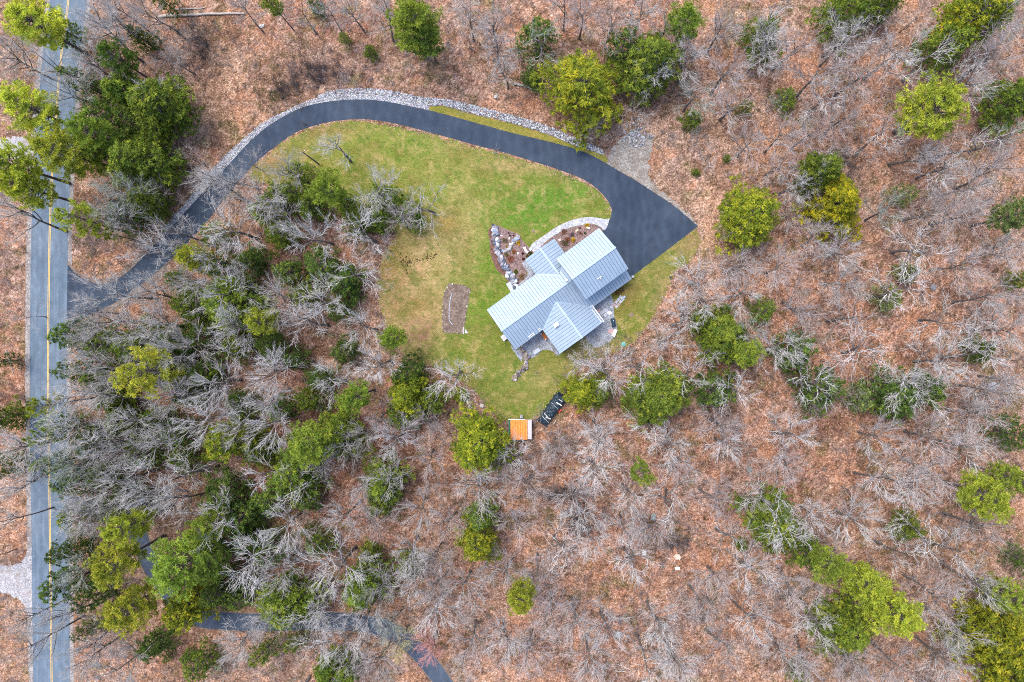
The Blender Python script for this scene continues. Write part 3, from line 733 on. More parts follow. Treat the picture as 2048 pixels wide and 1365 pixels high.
def bench(px, py, L, Wd, rz, label, name='bench', mat='white'):
    x, y = W(px, py, .5); t = empty(name, (x, y, 0), rz); tag(t, label, 'bench')
    m = MB(); m.box((0, 0, .45), (L, Wd, .08)); m.build('seat', MAT[mat], t)
    for sx in (-1, 1):
        m = MB(); m.box((sx * (L / 2 - .15), 0, .2), (.1, Wd * .8, .4)); m.build('leg', MAT[mat], t)
    return t
bench(1073.4, 702.5, 1.45, .8, A, 'white stone bench at the edge of the gravel patio', mat='concrete')
bench(1229, 666.5, 1.5, .65, R(66), 'white slatted bench on the gravel below the covered grill')
# curved bench
x, y = W(1051, 500.8, .45); t = empty('curved_bench', (x, y, 0), R(-58)); tag(t, 'white curved stone bench in the garden bed by the entry walk', 'bench')
m = MB(); arc = [(1.6 * math.sin(a_), 1.6 - 1.6 * math.cos(a_)) for a_ in np.linspace(-.42, .42, 7)]
vv = [];
for ax_, ay_ in arc:
    d = np.array((ax_, ay_ - 1.6)) / 1.6
    for s_, z_ in ((-.22, .4), (.22, .4), (.22, .5), (-.22, .5)): vv.append((ax_ + d[0] * s_, ay_ + d[1] * s_, z_))
ff = []
for i in range(6):
    for k in range(4): ff.append((i * 4 + k, i * 4 + (k + 1) % 4, i * 4 + 4 + (k + 1) % 4, i * 4 + 4 + k))
ff += [(3, 2, 1, 0), (24, 25, 26, 27)]
m.add(vv, ff); m.build('seat', MAT['white'], t)
for i in (1, 5):
    m = MB(); m.box((arc[i][0], arc[i][1], .2), (.14, .3, .4)); m.build('leg', MAT['white'], t)

x, y = W(1226.8, 645.7, 1.0); t = empty('barbecue_grill', (x, y, 0), R(-80)); tag(t, 'covered dark navy barbecue grill on the gravel patio edge', 'grill')
m = MB()
prof = [(-.38, 0), (-.40, .75), (-.30, 1.02), (-.08, 1.16), (.12, 1.14), (.32, 1.0), (.40, .75), (.38, 0)]
vv = [(sx * (.86 if z < .8 else .62 if z > 1.1 else .74), yy, z) for sx in (-1, 1) for yy, z in prof]
m.add(vv, [tuple(range(7, -1, -1)), tuple(range(8, 16))] + [(i, i + 1, i + 9, i + 8) for i in range(7)])
m.build('cover', MAT['cover'], t)
m = MB(); m.box((.0, -.43, .78), (.7, .05, .05)); m.build('handle', MAT['greytin'], t)
m = MB(); m.box((-.35, .05, 1.17), (.14, .14, .06)); m.build('badge', MAT['white'], t)

# orange seat with white cushions under the inner corner
x, y = W(1088.3, 673, .6); t = empty('garden_sofa', (x, y, 0), R(-54)); tag(t, 'orange wooden garden seat in the inner corner of the patio', 'seat')
for i in range(5):
    m = MB(); m.box((-.6 + i * .3, .0, .42), (.26, .6, .05)); m.build('slat', MAT['orange_wood'], t)
m = MB(); m.box((0, .32, .65), (1.5, .06, .45)); m.build('backrest', MAT['orange_wood'], t)
for sx in (-.65, .65):
    m = MB(); m.box((sx, 0, .2), (.08, .55, .4)); m.build('leg', MAT['orange_wood'], t)
    m = MB(); m.box((sx * 1.12, -.2, .55), (.22, .3, .1)); m.build('cushion', MAT['white'], t)

SLABS = [
         (1211, 621 + 5, .0, 'concrete', ''), (1203.5, 626, .55, 'concrete', 'grey rectangular slab nearest the white gutter'),
         (1211.3, 621, .65, 'concrete', 'round pale slab topmost of the patio stepping stones'), (1218.5, 626, .55, 'white', 'white slab rightmost of the patio stepping stones'),
         (1209.3, 629.5, .5, 'concrete', 'pale pointed slab lowest of the patio stepping stones'), (1223, 615, .4, 'concrete', 'small pale slab near the patio rim below the paver rows'), (1197, 621.5, .5, 'pink', 'pink flat stone beside the gutter corner'),
         (1222, 663, .8, 'pink', 'pink flat stone left of the slatted bench')]
for px, py, s, mt, lab in SLABS:
    if s == 0 or not lab: continue
    x, y = W(px, py, 0); m = MB(); k = 7; a0 = rng.uniform(0, 6)
    ring = [(s * rng.uniform(.75, 1.05) * math.cos(a0 + 6.283 * i / k), s * .8 * rng.uniform(.75, 1.05) * math.sin(a0 + 6.283 * i / k)) for i in range(k)]
    m.add([(a_, b_, .0) for a_, b_ in ring] + [(a_ * .96, b_ * .96, .07) for a_, b_ in ring], [tuple(range(k, 2 * k))] + [(i, (i + 1) % k, k + (i + 1) % k, k + i) for i in range(k)])
    o = m.build('stepping_stone', MAT[mt]); o.location = (x, y, .012); tag(o, lab, 'stepping stone', 'flat stones on the gravel patio')
t = empty('paver_path', (*W(1238, 603, 0), 0), R(48)); tag(t, 'short double row of square pavers in the lawn edge', 'paving')
for i in range(4):
    for j in range(2):
        m = MB(); m.box((-1.15 + i * .66, (j - .5) * .62, .03), (.56, .52, .06), rz=rng.normal(0, .06))
        m.build('paver', MAT['pink' if (i, j) in ((0, 1), (1, 0)) else 'concrete'], t)
t = empty('stone_ring', (*W(1247.5, 594.5, 0), 0)); tag(t, 'pale round stones clustered above the double paver row', 'stones')
for i in range(6):
    stone(1247.5 + rng.normal(0, 2.2), 594.5 + rng.normal(0, 1.8), rng.uniform(.2, .35), np.array((.42, .48, .52)), t)
x, y = W(1021, 574, 0); m = MB(); m.box((0, 0, .06), (1.0, 1.9, .12), rz=R(30)); o = m.build('flagstone', MAT['concrete']); o.location = (x, y, .012); tag(o, 'blue-grey flagstone step below the long boulder wall', 'flagstone')
x, y = W(1060.5, 499, 0); m = MB(); m.box((0, 0, .06), (.6, .45, .12), rz=R(-50)); o = m.build('flagstone', MAT['concrete']); o.location = (x, y, .012); tag(o, 'small blue-grey step between curved bench and walkway', 'flagstone')

def lid(px, py, r, mat, label, cat, name):
    x, y = W(px, py); t = empty(name, (x, y, 0)); tag(t, label, cat)
    m = MB(); m.tube([(0, 0, 0), (0, 0, .16)], r, 16); m.build('rim', MAT[mat], t)
    m = MB(); m.tube([(0, 0, .16), (0, 0, .2), (0, 0, .24)], [r * .85, r * .8, r * .3], 16); m.build('cap', MAT[mat], t)
lid(1247, 688.8, .46, 'teal', 'round teal septic lid at the lawn edge below the patio', 'lid', 'septic_lid')
lid(1341, 555.5, .22, 'cover', 'small dark drain cap in the grass right of the garage', 'drain cap', 'drain_cap')
for px, py, lab in ((1263.7, 630.5, 'small round bare-earth mound in the grass right of the grill'), (1066, 463, 'small round bare-earth mound in the bright lawn above the walkway')):
    o = stone(px, py, .45, np.array((.22, .16, .12)), None, 'earth_mound', 0, .25); tag(o, lab, 'mound')
x, y = W(1265, 554, .1); m = MB(); m.box((0, 0, .3), (.35, .35, .6)); m.box((0, 0, .63), (.45, .45, .06)); o = m.build('corner_post', MAT['concrete']); o.location = (x, y, 0); tag(o, 'short grey post at the garage and driveway corner', 'post')
# hose in the vegetable bed, board at its corner
m = MB(); hp = [W(a_, b_) for a_, b_ in catmull([(904.5, 586), (902, 594), (900, 604), (899, 615), (898.5, 628), (898.5, 638), (899, 642), (905, 650)], 2)]
m.tube([(a_, b_, .07) for a_, b_ in hp], .09, 6); o = m.build('hose', MAT['concrete']); tag(o, 'grey pipe lying bent along the bare soil bed', 'pipe')
x, y = W(927, 661.5); m = MB(); m.box((0, 0, .06), (.28, 1.5, .1), rz=R(-4)); o = m.build('board', MAT['wood_grey']); o.location = (x, y, 0); tag(o, 'pale board at the lower right corner of the soil bed', 'board')
x, y = W(932.5, 663); m = MB(); m.add([(-.3, -.4, 0), (.4, -.4, 0), (-.2, .5, 0), (-.3, -.4, .1), (.4, -.4, .1), (-.2, .5, .1)], [(3, 4, 5), (0, 1, 4, 3), (1, 2, 5, 4), (2, 0, 3, 5)]); o = m.build('flagstone', MAT['concrete']); o.location = (x, y, 0); tag(o, 'three-cornered grey flagstone beside the soil bed corner', 'flagstone')

# shed
x, y = W(1041, 860, 2.5)
shed = empty('shed', (x, y, 0)); tag(shed, 'small shed with an orange ribbed roof at the lawn tip', 'shed')
m = MB(); m.box((.15, 0, 1.1), (4.0, 3.5, 2.2)); m.build('wall', MAT['oldwood'], shed)
m = MB(); m.box((-.3, 0, 2.3), (3.35, 3.9, .08)); m.build('roof_deck', MAT['orange_wood'], shed)
for i in range(10):
    m = MB(); cx_ = -1.98 + .168 + i * .336
    m.add([(cx_ - .15, -1.98, 2.343), (cx_ + .15, -1.98, 2.343), (cx_ + .15, 1.93, 2.343), (cx_ - .15, 1.93, 2.343), (cx_ - .09, -1.98, 2.43), (cx_ + .09, -1.98, 2.43), (cx_ + .09, 1.93, 2.43), (cx_ - .09, 1.93, 2.43)],
          [(4, 5, 6, 7), (0, 1, 5, 4), (1, 2, 6, 5), (2, 3, 7, 6), (3, 0, 4, 7)])
    m.build('roof_panel', MAT['orange_roof'], shed)
m = MB(); m.box((1.8, 0, 2.34), (.78, 3.75, .1)); m.build('roof_strip', MAT['greytin'], shed)
m = MB(); m.box((-2.2, .35, 1.7), (.4, 3.0, .07), rx=0); m.build('side_awning', MAT['green_paint'], shed)
m = MB(); m.box((-.8, 2.02, 2.32), (3.2, .12, .14)); m.build('fascia', MAT['white'], shed)
x, y = W(1043, 834, .5); t = empty('garden_chair', (x, y, 0)); tag(t, 'pale garden chair beside the orange-roofed shed', 'chair')
m = MB(); m.box((0, 0, .4), (.55, .55, .06)); m.build('seat', MAT['concrete'], t)
m = MB(); m.box((0, .3, .72), (.55, .06, .6)); m.build('backrest', MAT['concrete'], t)
for sx in (-.22, .22):
    for sy in (-.22, .22):
        m = MB(); m.box((sx, sy, .185), (.06, .06, .37)); m.build('leg', MAT['concrete'], t)

# woodpile under a tarp
x, y = W(1104.5, 820, 1.0); TA = math.atan2(58, 43)
pile = empty('covered_woodpile', (x, y, 0), TA); tag(pile, 'long woodpile under a shiny dark navy tarp beside the shed', 'woodpile')
nx_, ny_ = 46, 16; vv = []
for i in range(nx_):
    for j in range(ny_):
        a_ = i / (nx_ - 1) * 2 - 1; b_ = j / (ny_ - 1) * 2 - 1
        ed = max(abs(a_) ** 8, abs(b_) ** 5)
        z_ = 1.25 * (1 - ed) + .02
        z_ += (.16 * (fbm(np.array([i * 1.0]), np.array([j * 1.0]), .35, 5)[0] - .5) * 2 + .10 * math.sin(i * 1.1 + 1.3 * math.sin(j * .8))) * (1 - ed)
        wob = .12 * math.sin(i * .9) + .08 * math.sin(i * 2.1)
        vv.append((a_ * 3.65, b_ * (1.3 + .1 * a_) + (wob if abs(b_) > .9 else 0) * np.sign(b_), max(z_, .02)))
ff = [(i * ny_ + j, (i + 1) * ny_ + j, (i + 1) * ny_ + j + 1, i * ny_ + j + 1) for i in range(nx_ - 1) for j in range(ny_ - 1)]
m = MB(); m.add(vv, ff); m.build('tarp', MAT['tarp'], pile)
for cx_ in (-2.3, .9):
    m = MB(); m.tube([(cx_ - .25, -1.2, .25), (cx_ - .12, -.9, 1.22), (cx_, 0, 1.38), (cx_ + .12, .9, 1.24), (cx_ + .2, 1.2, .25)], .022, 5); m.build('cord', MAT['white'], pile)
def onpile(u, v, L, w, h, rz, mat, lab, name):
    t = TA; m = MB(); m.box((0, 0, 0), (L, w, h), rz=TA + rz); o = m.build(name, MAT[mat])
    o.location = (x + u * math.cos(t) - v * math.sin(t), y + u * math.sin(t) + v * math.cos(t), 1.47); tag(o, lab, name)
onpile(1.75, -.35, .18, 1.2, .1, R(4), 'white', 'long pale plank lying across the upper tarp', 'plank')
onpile(2.5, -.2, .16, .8, .08, R(4), 'wood_grey', 'short plank lying across the tarp near the branches', 'plank')
onpile(-1.75, -.3, 0.24, 1.0, .2, R(12), 'wood_grey', 'white round-ended bolster lying on the lower tarp', 'bolster')
onpile(-1.55, .4, .16, 1.0, .1, R(-10), 'wood_grey', 'weathered stick lying on the lower tarp', 'plank')
for k, (px, py, lab) in enumerate(((1119, 823.5, 'red plastic fuel can against the tarp, lower one'), (1121.7, 820.5, 'red plastic fuel can against the tarp, upper one'))):
    xx, yy = W(px, py, .3); t = empty('fuel_can', (xx, yy, 0), R(50)); tag(t, lab, 'fuel can', 'red cans beside the tarp')
    m = MB(); m.box((0, 0, .2), (.42, .36, .4), taper=.85); m.build('body', MAT['red'], t)
    m = MB(); m.tube([(.1, 0, .4), (.22, 0, .55)], .04, 6); m.build('spout', MAT['red'], t)
    m = MB(); m.box((-.05, 0, .46), (.22, .05, .06)); m.build('handle', MAT['red'], t)
for px, py, rz, lab in ((1144, 831, R(60), 'pale log section standing right of the woodpile'), (1110, 844, R(60), 'pale stick of firewood below the woodpile')):
    xx, yy = W(px, py, .1); m = MB(); m.tube([(-.5, 0, .12), (.5, 0, .12)], .12, 7); o = m.build('log', MAT['oldwood']); o.location = (xx, yy, 0); o.rotation_euler = (0, 0, rz); tag(o, lab, 'log')

# utility pole
x, y = W(637, 328); t = empty('utility_pole', (x, y, 0), R(35)); tag(t, 'brown wooden utility pole standing in the lawn by the bare trees', 'utility pole')
m = MB(); m.tube([(0, 0, 0), (0, 0, 9.0)], [.17, .12], 8); m.build('pole', MAT['pole'], t)
m = MB(); m.box((0, .16, 8.6), (1.0, .1, .12)); m.build('crossarm', MAT['pole'], t)
for sx in (-.4, .4):
    m = MB(); m.tube([(sx, .16, 8.66), (sx, .16, 8.86)], .07, 6); m.build('insulator', MAT['white'], t)
x2, y2 = W(1355, 1137, .3); t = empty('marker_box', (x2, y2, 0), R(4)); tag(t, 'small white box on the leaves below the cream boulder', 'box')
m = MB(); m.box((0, 0, .2), (.85, .45, .4)); m.build('body', MAT['white'], t)
m = MB(); m.box((0, 0, .42), (.9, .5, .05)); m.build('lid', MAT['white'], t)

# fallen logs
def log(a, b, r, mat, label):
    p = [W(*a), W(*b)]; m = MB(); n_ = 7
    pts = [(p[0][0] + (p[1][0] - p[0][0]) * i / n_, p[0][1] + (p[1][1] - p[0][1]) * i / n_ + rng.normal(0, r * .3), r * .85) for i in range(n_ + 1)]
    m.tube(pts, [r * (1 - .45 * i / n_) for i in range(n_ + 1)], 7); o = m.build('fallen_log', MAT[mat]); tag(o, label, 'log')
log((318, 35), (490, 28), .3, 'oldwood', 'very long pale fallen trunk lying level near the top left')
log((350, 20), (410, 17), .16, 'oldwood', 'thin pale pole just above the long fallen trunk')
log((1028, 169), (1076, 181), .28, 'oldwood', 'short pale log below the white branching tree near the top')
log((337, 330), (358, 306), .2, 'oldwood', 'brown log at the edge of the dark hemlock, upper of two')
log((342, 333), (356, 317), .16, 'oldwood', 'brown log at the edge of the dark hemlock, lower of two')
log((315, 268), (346, 310), .1, 'oldwood', 'thin leaning pole fallen below the dark hemlock clump')
log((0, 1050), (31, 1041), .16, 'oldwood', 'pale branch fallen left of the road above the gravel turnout')
log((613, 1362), (622, 1350), .35, 'pine_bark', 'dark stump log at the bottom edge beside a green pine')
log((12, 700), (28, 750), .1, 'oldwood', 'thin grey pole on the leaves at the left edge')

# ------------------------------------------------------------------ vegetation builders
def cones(P0, P1, r0, r1, n=3):
    """open tapered prisms; returns V, T"""
    P0 = np.asarray(P0); P1 = np.asarray(P1); k = len(P0)
    d = P1 - P0; d = d / (np.linalg.norm(d, axis=1)[:, None] + 1e-9)
    ref = np.where(np.abs(d[:, 2:3]) < .9, np.array([[0, 0, 1.0]]), np.array([[1.0, 0, 0]]))
    a = np.cross(d, ref); a /= np.linalg.norm(a, axis=1)[:, None]; b = np.cross(d, a)
    V = []
    for P_, r_ in ((P0, r0), (P1, r1)):
        for j in range(n):
            t_ = 2 * math.pi * j / n
            V.append(P_ + np.asarray(r_)[:, None] * (a * math.cos(t_) + b * math.sin(t_)))
    V = np.stack(V, 1).reshape(-1, 3)
    o = (np.arange(k) * 2 * n)[:, None]; T = []
    for j in range(n):
        j2 = (j + 1) % n
        T.append(o + np.array([[j, j2, n + j2]])); T.append(o + np.array([[j, n + j2, n + j]]))
    return V, np.concatenate(T)

def seg_mesh(name, segs, mat, n):
    s_ = np.array(segs); V, T = cones(s_[:, 0:3], s_[:, 3:6], s_[:, 6], s_[:, 7], n)
    return tri_mesh(name, V, T, mat)

def bare_tree(seed, H=16.0, limbs=8, spread=.55, wig=.11, dens=(7, 5, 4), fork=.5, thick=1.0, up=.2, ang=(.35, .85)):
    r = np.random.default_rng(seed); wood = []; twig = []
    def unit(v): return v / (np.linalg.norm(v) + 1e-9)
    def rot_off(d, ang):
        q = r.normal(size=3); q = unit(q - d * q.dot(d)); return unit(d * math.cos(ang) + q * math.sin(ang))
    RAD = (0, .09 * thick, .042 * thick, .023, .014)
    def branch(p, d, L, lvl, rs=1.0):
        ns = (0, 6, 5, 3, 1)[lvl]; step = L / ns; nodes = [p]; dirs = [d]; rad = RAD[lvl] * rs
        dst = wood if lvl == 1 else twig
        for i in range(ns):
            d = unit(d + r.normal(size=3) * wig * (1.0, 1.0, 1.0, 1.2, .5)[lvl] + np.array((0, 0, up * .2)))
            q = p + d * step; ra = rad * (1 - .72 * i / ns); rb = rad * (1 - .72 * (i + 1) / ns) if lvl < 4 else rad * .4
            dst.append((*p, *q, ra, rb)); p = q; nodes.append(p); dirs.append(d)
        if lvl < 4:
            nch = dens[lvl - 1]
            for c in range(nch):
                t_ = (c + r.uniform(.25, 1.0)) / nch * .85 + .15 if c < nch - 1 else 1.0
                f = t_ * ns; i = min(int(f), ns - 1); bp = nodes[i] + (nodes[i + 1] - nodes[i]) * (f - i)
                nd = rot_off(dirs[i + 1], r.uniform(*ang) if t_ < 1 else r.uniform(.05, .3))
                branch(bp, nd, L * r.uniform(.42, .68) * (1.2 - .5 * t_), lvl + 1, .75 + .35 * r.random())
    p = np.zeros(3); d = unit(np.array((r.normal(0, .04), r.normal(0, .04), 1))); ns = 9; nodes = [p]; TR = .22 * thick
    top = H * .8
    for i in range(ns):
        d = unit(d + r.normal(size=3) * np.array((.05, .05, 0)))
        q = p + d * top / ns
        k_ = 1 - .74 * i / ns; k2 = 1 - .74 * (i + 1) / ns
        wood.append((*p, *q, TR * k_ * (1.3 if i == 0 else 1), TR * k2)); p = q; nodes.append(p)
    for i in range(limbs):
        t_ = fork + (1 - fork) * (i + .5) / limbs; f = t_ * ns; j = min(int(f), ns - 1)
        bp = nodes[j] + (nodes[j + 1] - nodes[j]) * (f - j); a_ = i * 2.4 + r.uniform(-.5, .5)
        tilt = spread * (1.35 - .7 * t_) * math.pi / 2 * r.uniform(.85, 1.15) + .12
        nd = np.array((math.cos(a_) * math.sin(tilt), math.sin(a_) * math.sin(tilt), math.cos(tilt)))
        branch(bp, nd, H * r.uniform(.34, .48) * (1.2 - .45 * t_), 1, 1.15 - .4 * (t_ - fork))
    tw = np.array(twig); rad = np.percentile(np.hypot(tw[:, 3], tw[:, 4]), 90); f = 4.2 / rad   # known reach: 4.2 m
    def sc(L_):
        a_ = np.array(L_); a_[:, [0, 1, 3, 4]] *= f; return a_
    zt = np.percentile(tw[:, 5], 96)
    return seg_mesh('trunk', sc(wood), MAT['bark'], 6), seg_mesh('crown', sc(twig), MAT['twig'], 3), zt

BARE = [bare_tree(11, limbs=8, spread=.62), bare_tree(12, limbs=7, spread=.5), bare_tree(13, limbs=9, spread=.7, fork=.42), bare_tree(14, limbs=7, spread=.55, wig=.16, thick=1.1),
        bare_tree(15, limbs=8, spread=.45, fork=.55), bare_tree(16, limbs=10, spread=.66, dens=(6, 5, 4)), bare_tree(17, limbs=8, spread=.72, wig=.17, fork=.4), bare_tree(18, limbs=9, spread=.58, wig=.08), bare_tree(19, limbs=9, spread=.8, wig=.1, up=.35, ang=(.25, .6))]
OPEN = [bare_tree(31, limbs=6, spread=.72, wig=.22, dens=(6, 4, 3), thick=.95, fork=.45, up=.1), bare_tree(32, limbs=6, spread=.8, wig=.25, dens=(6, 4, 3), thick=1.0, fork=.4, up=.05), bare_tree(33, limbs=5, spread=.6, wig=.2, dens=(6, 5, 3), thick=.95, fork=.5), bare_tree(34, limbs=7, spread=.66, wig=.2, dens=(6, 5, 3), thick=.95, fork=.45)]
SLIM = [bare_tree(41, limbs=8, spread=.4, dens=(5, 4, 3), fork=.4, thick=.55), bare_tree(42, limbs=7, spread=.48, dens=(5, 4, 3), fork=.5, thick=.5), bare_tree(43, limbs=8, spread=.55, dens=(5, 4, 3), fork=.45, thick=.5)]

def blades(cent, dirs, L, w, r):
    """one triangle per blade"""
    q = r.normal(size=cent.shape); s_ = np.cross(dirs, q); s_ /= np.linalg.norm(s_, axis=1)[:, None] + 1e-9
    A_ = cent - s_ * w[:, None] / 2; B_ = cent + s_ * w[:, None] / 2; C_ = cent + dirs * L[:, None]
    V = np.stack([A_, B_, C_], 1).reshape(-1, 3); T = np.arange(len(V)).reshape(-1, 3)
    return V, T

def pine(seed, H=18.0, base=.42, whorls=13, rad=4.2, gap=.35, tuft_n=11, openness=0.0):
    r = np.random.default_rng(seed); wood = []; cs, ds, ls, ws, ks = [], [], [], [], []
    bend = r.normal(0, .15, 2)
    axis = lambda z: np.array((bend[0] * (z / H) ** 2 * 3, bend[1] * (z / H) ** 2 * 3, z))
    zs = np.linspace(0, H * .985, 12)
    for i in range(11): wood.append((*axis(zs[i]), *axis(zs[i + 1]), .26 * (1 - zs[i] / H) + .03, .26 * (1 - zs[i + 1] / H) + .03))
    for w in range(whorls):
        f = (w + r.uniform(-.3, .3)) / (whorls - 1); f = min(max(f, 0), 1); z = H * (base + (1 - base) * f * .98)
        env = rad * (math.sin(math.pi * min(1, .16 + f * .84)) ** .7) * (.35 + .65 * (1 - f ** 3)) if f > .1 else rad * .75
        nb = r.integers(5, 8); a0 = r.uniform(0, 6.28)
        for b in range(nb):
            if r.random() < openness: continue
            L = env * r.uniform(.55, 1.12); a_ = a0 + 6.283 * b / nb + r.normal(0, .2)
            el_ = r.uniform(.02, .3) + .55 * f ** 2
            p = axis(z); d = np.array((math.cos(a_) * math.cos(el_), math.sin(a_) * math.cos(el_), math.sin(el_)))
            k = 4; pts = [p]
            for i in range(k):
                d = d + np.array((0, 0, .10)) + r.normal(0, .07, 3); d /= np.linalg.norm(d)
                q = p + d * L / k; wood.append((*p, *q, .06 * (1 - i / k) + .015, .06 * (1 - (i + 1) / k) + .015)); p = q; pts.append(p)
            # flat-topped plates of tufts on the outer part of the branch
            nt = int(8 + L * 6.5); key = r.uniform(.75, 1.25)
            for t_ in range(nt):
                u = r.uniform(gap, 1.06) ** .8; i = min(int(u * k), k - 1); c = pts[i] + (pts[i + 1] - pts[i]) * (u * k - i)
                side = np.cross(d, (0, 0, 1.0)); side /= np.linalg.norm(side)
                c = c + side * r.normal(0, .16 * L + .12) * (1.1 - .5 * u) + np.array((0, 0, r.normal(.08, .1)))
                tk = key * r.uniform(.75, 1.25)
                for _ in range(tuft_n):
                    v = r.normal(size=3) * np.array((1, 1, .8)) + d * .5 + np.array((0, 0, .5)); v /= np.linalg.norm(v)
                    cs.append(c + v * .05); ds.append(v); ls.append(r.uniform(.24, .44)); ws.append(r.uniform(.07, .13)); ks.append(tk * r.uniform(.8, 1.2))
    cs, ds = np.array(cs), np.array(ds); V, T = blades(cs, ds, np.array(ls), np.array(ws), r)
    ks = np.array(ks)[:, None]; col = np.clip(np.array([1.0, 1.0, 1.0]) * ks * np.concatenate([.82 + .18 * ks, np.ones_like(ks), .9 + 0 * ks], 1), .2, 2)
    return seg_mesh('trunk', wood, MAT['pine_bark'], 5), tri_mesh('crown', V, T, MAT['pine'], col), H

def hemlock(seed, H=14.0, rad=4.2, base=.1, layers=17, per=9, round_=.5, sparse=1.0):
    r = np.random.default_rng(seed); wood = []; cs, ds, ls, ws, ks = [], [], [], [], []
    zs = np.linspace(0, H, 9); lean = r.normal(0, .35, 2)
    ax_ = lambda z: np.array((lean[0] * z / H, lean[1] * z / H, z))
    for i in range(8): wood.append((*ax_(zs[i]), *ax_(zs[i + 1]), .24 * (1 - zs[i] / H) + .02, .24 * (1 - zs[i + 1] / H) + .02))
    ph = r.uniform(0, 6.28, 4)
    for l in range(layers):
        f = l / (layers - 1); z = H * (base + (1 - base) * f)
        env = rad * (1 - f ** (1.0 + round_)) ** (1 / (1 + round_)) + .15
        nb = max(4, int(per * (.5 + .5 * env / rad))); a0 = r.uniform(0, 6.28)
        for b in range(nb):
            a_ = a0 + 6.283 * b / nb + r.normal(0, .2)
            lump = 1 + .16 * math.sin(2 * a_ + ph[0] + f * 2) + .14 * math.sin(3 * a_ + ph[1] - f * 5) + .10 * math.sin(5 * a_ + ph[2] + f * 9)
            L = env * lump * r.uniform(.62, 1.12)
            if r.random() < .10: L *= .6
            d0 = np.array((math.cos(a_), math.sin(a_), .22 + .4 * f)); side = np.array((-math.sin(a_), math.cos(a_), 0))
            p0 = ax_(z); p1 = p0 + d0 * L * .55; p2 = p1 + np.array((math.cos(a_), math.sin(a_), -.1)) * L * .48
            wood.append((*p0, *p1, .05, .03)); wood.append((*p1, *p2, .03, .01))
            ncl = int((3 + 3.2 * L) * sparse); bkey = r.uniform(.7, 1.3)
            for c_ in range(ncl):
                u = 1.0 if c_ == 0 else r.uniform(.18, 1.0) ** .6
                c = p0 + (p1 - p0) * (u / .55) if u < .55 else p1 + (p2 - p1) * ((u - .55) / .45)
                off = r.normal(0, .10 + .24 * L * (1.12 - .8 * u)); c = c + side * off + np.array((0, 0, -.12 * abs(off) + r.normal(0, .08)))
                ck = bkey * r.uniform(.62, 1.4); n = int(r.integers(9, 16)); cr = r.uniform(.26, .46)
                out = np.array((math.cos(a_), math.sin(a_), -.05)) + side * np.sign(off) * .5
                v = r.normal(size=(n, 3)) * np.array((1, 1, .35)) + out * .8; v /= np.linalg.norm(v, axis=1)[:, None]
                cs.append(c + v * cr * .25 + r.normal(0, .05, (n, 3))); ds.append(v); ls.append(cr * r.uniform(.7, 1.25, n)); ws.append(r.uniform(.12, .22, n)); ks.append(ck * r.uniform(.8, 1.2, n))
    cs = np.concatenate(cs); ds = np.concatenate(ds); V, T = blades(cs, ds, np.concatenate(ls), np.concatenate(ws), r)
    ks = np.concatenate(ks)[:, None]; col = np.clip(ks * np.concatenate([.62 + .38 * ks, np.ones_like(ks), np.ones_like(ks) * 1.1 - .15 * ks], 1), .15, 2.2)
    return seg_mesh('trunk', wood, MAT['pine_bark'], 5), tri_mesh('crown', V, T, MAT['hemlock'], col), H

PINE = [pine(51), pine(52, base=.5, whorls=11), pine(53, whorls=12, openness=.12), pine(54, base=.36, whorls=14)]
OPINE = [pine(55, whorls=9, openness=.3, gap=.55), pine(56, whorls=9, base=.5, openness=.35, gap=.5)]
HEM = [hemlock(61), hemlock(62, round_=.9), hemlock(63, layers=19, round_=.35), hemlock(64, base=.2, round_=.7), hemlock(65, round_=.25), hemlock(66, per=7, round_=.6)]
DARK = [hemlock(71, H=10, round_=.8, layers=11, sparse=.85), hemlock(72, H=10, round_=.5, layers=11, per=7, sparse=.8), hemlock(73, H=10, round_=.6, layers=9, per=7, sparse=.75)]
print('tree kinds built')
TREES = []     # (object, image x, image y, kind, description word)
def plant(kind, proto, cx, cy, rpx, h, col, zc):
    """kind = object name; cx, cy = where the crown centre shows; rpx = its reach in photograph pixels"""
    tr, cr, ht = proto
    z = h * zc
    x, y = W(cx, cy, z)
    t = empty(kind, (x, y, 0), rng.uniform(0, 6.28))
    s = rpx * M * (HC - z) / HC / 4.2
    t.scale = (s, s, h / ht)
    a = link('trunk', tr, t); b = link('crown', cr, t)
    b.color = (*col, 1); a.color = (*col, 1)
    return t

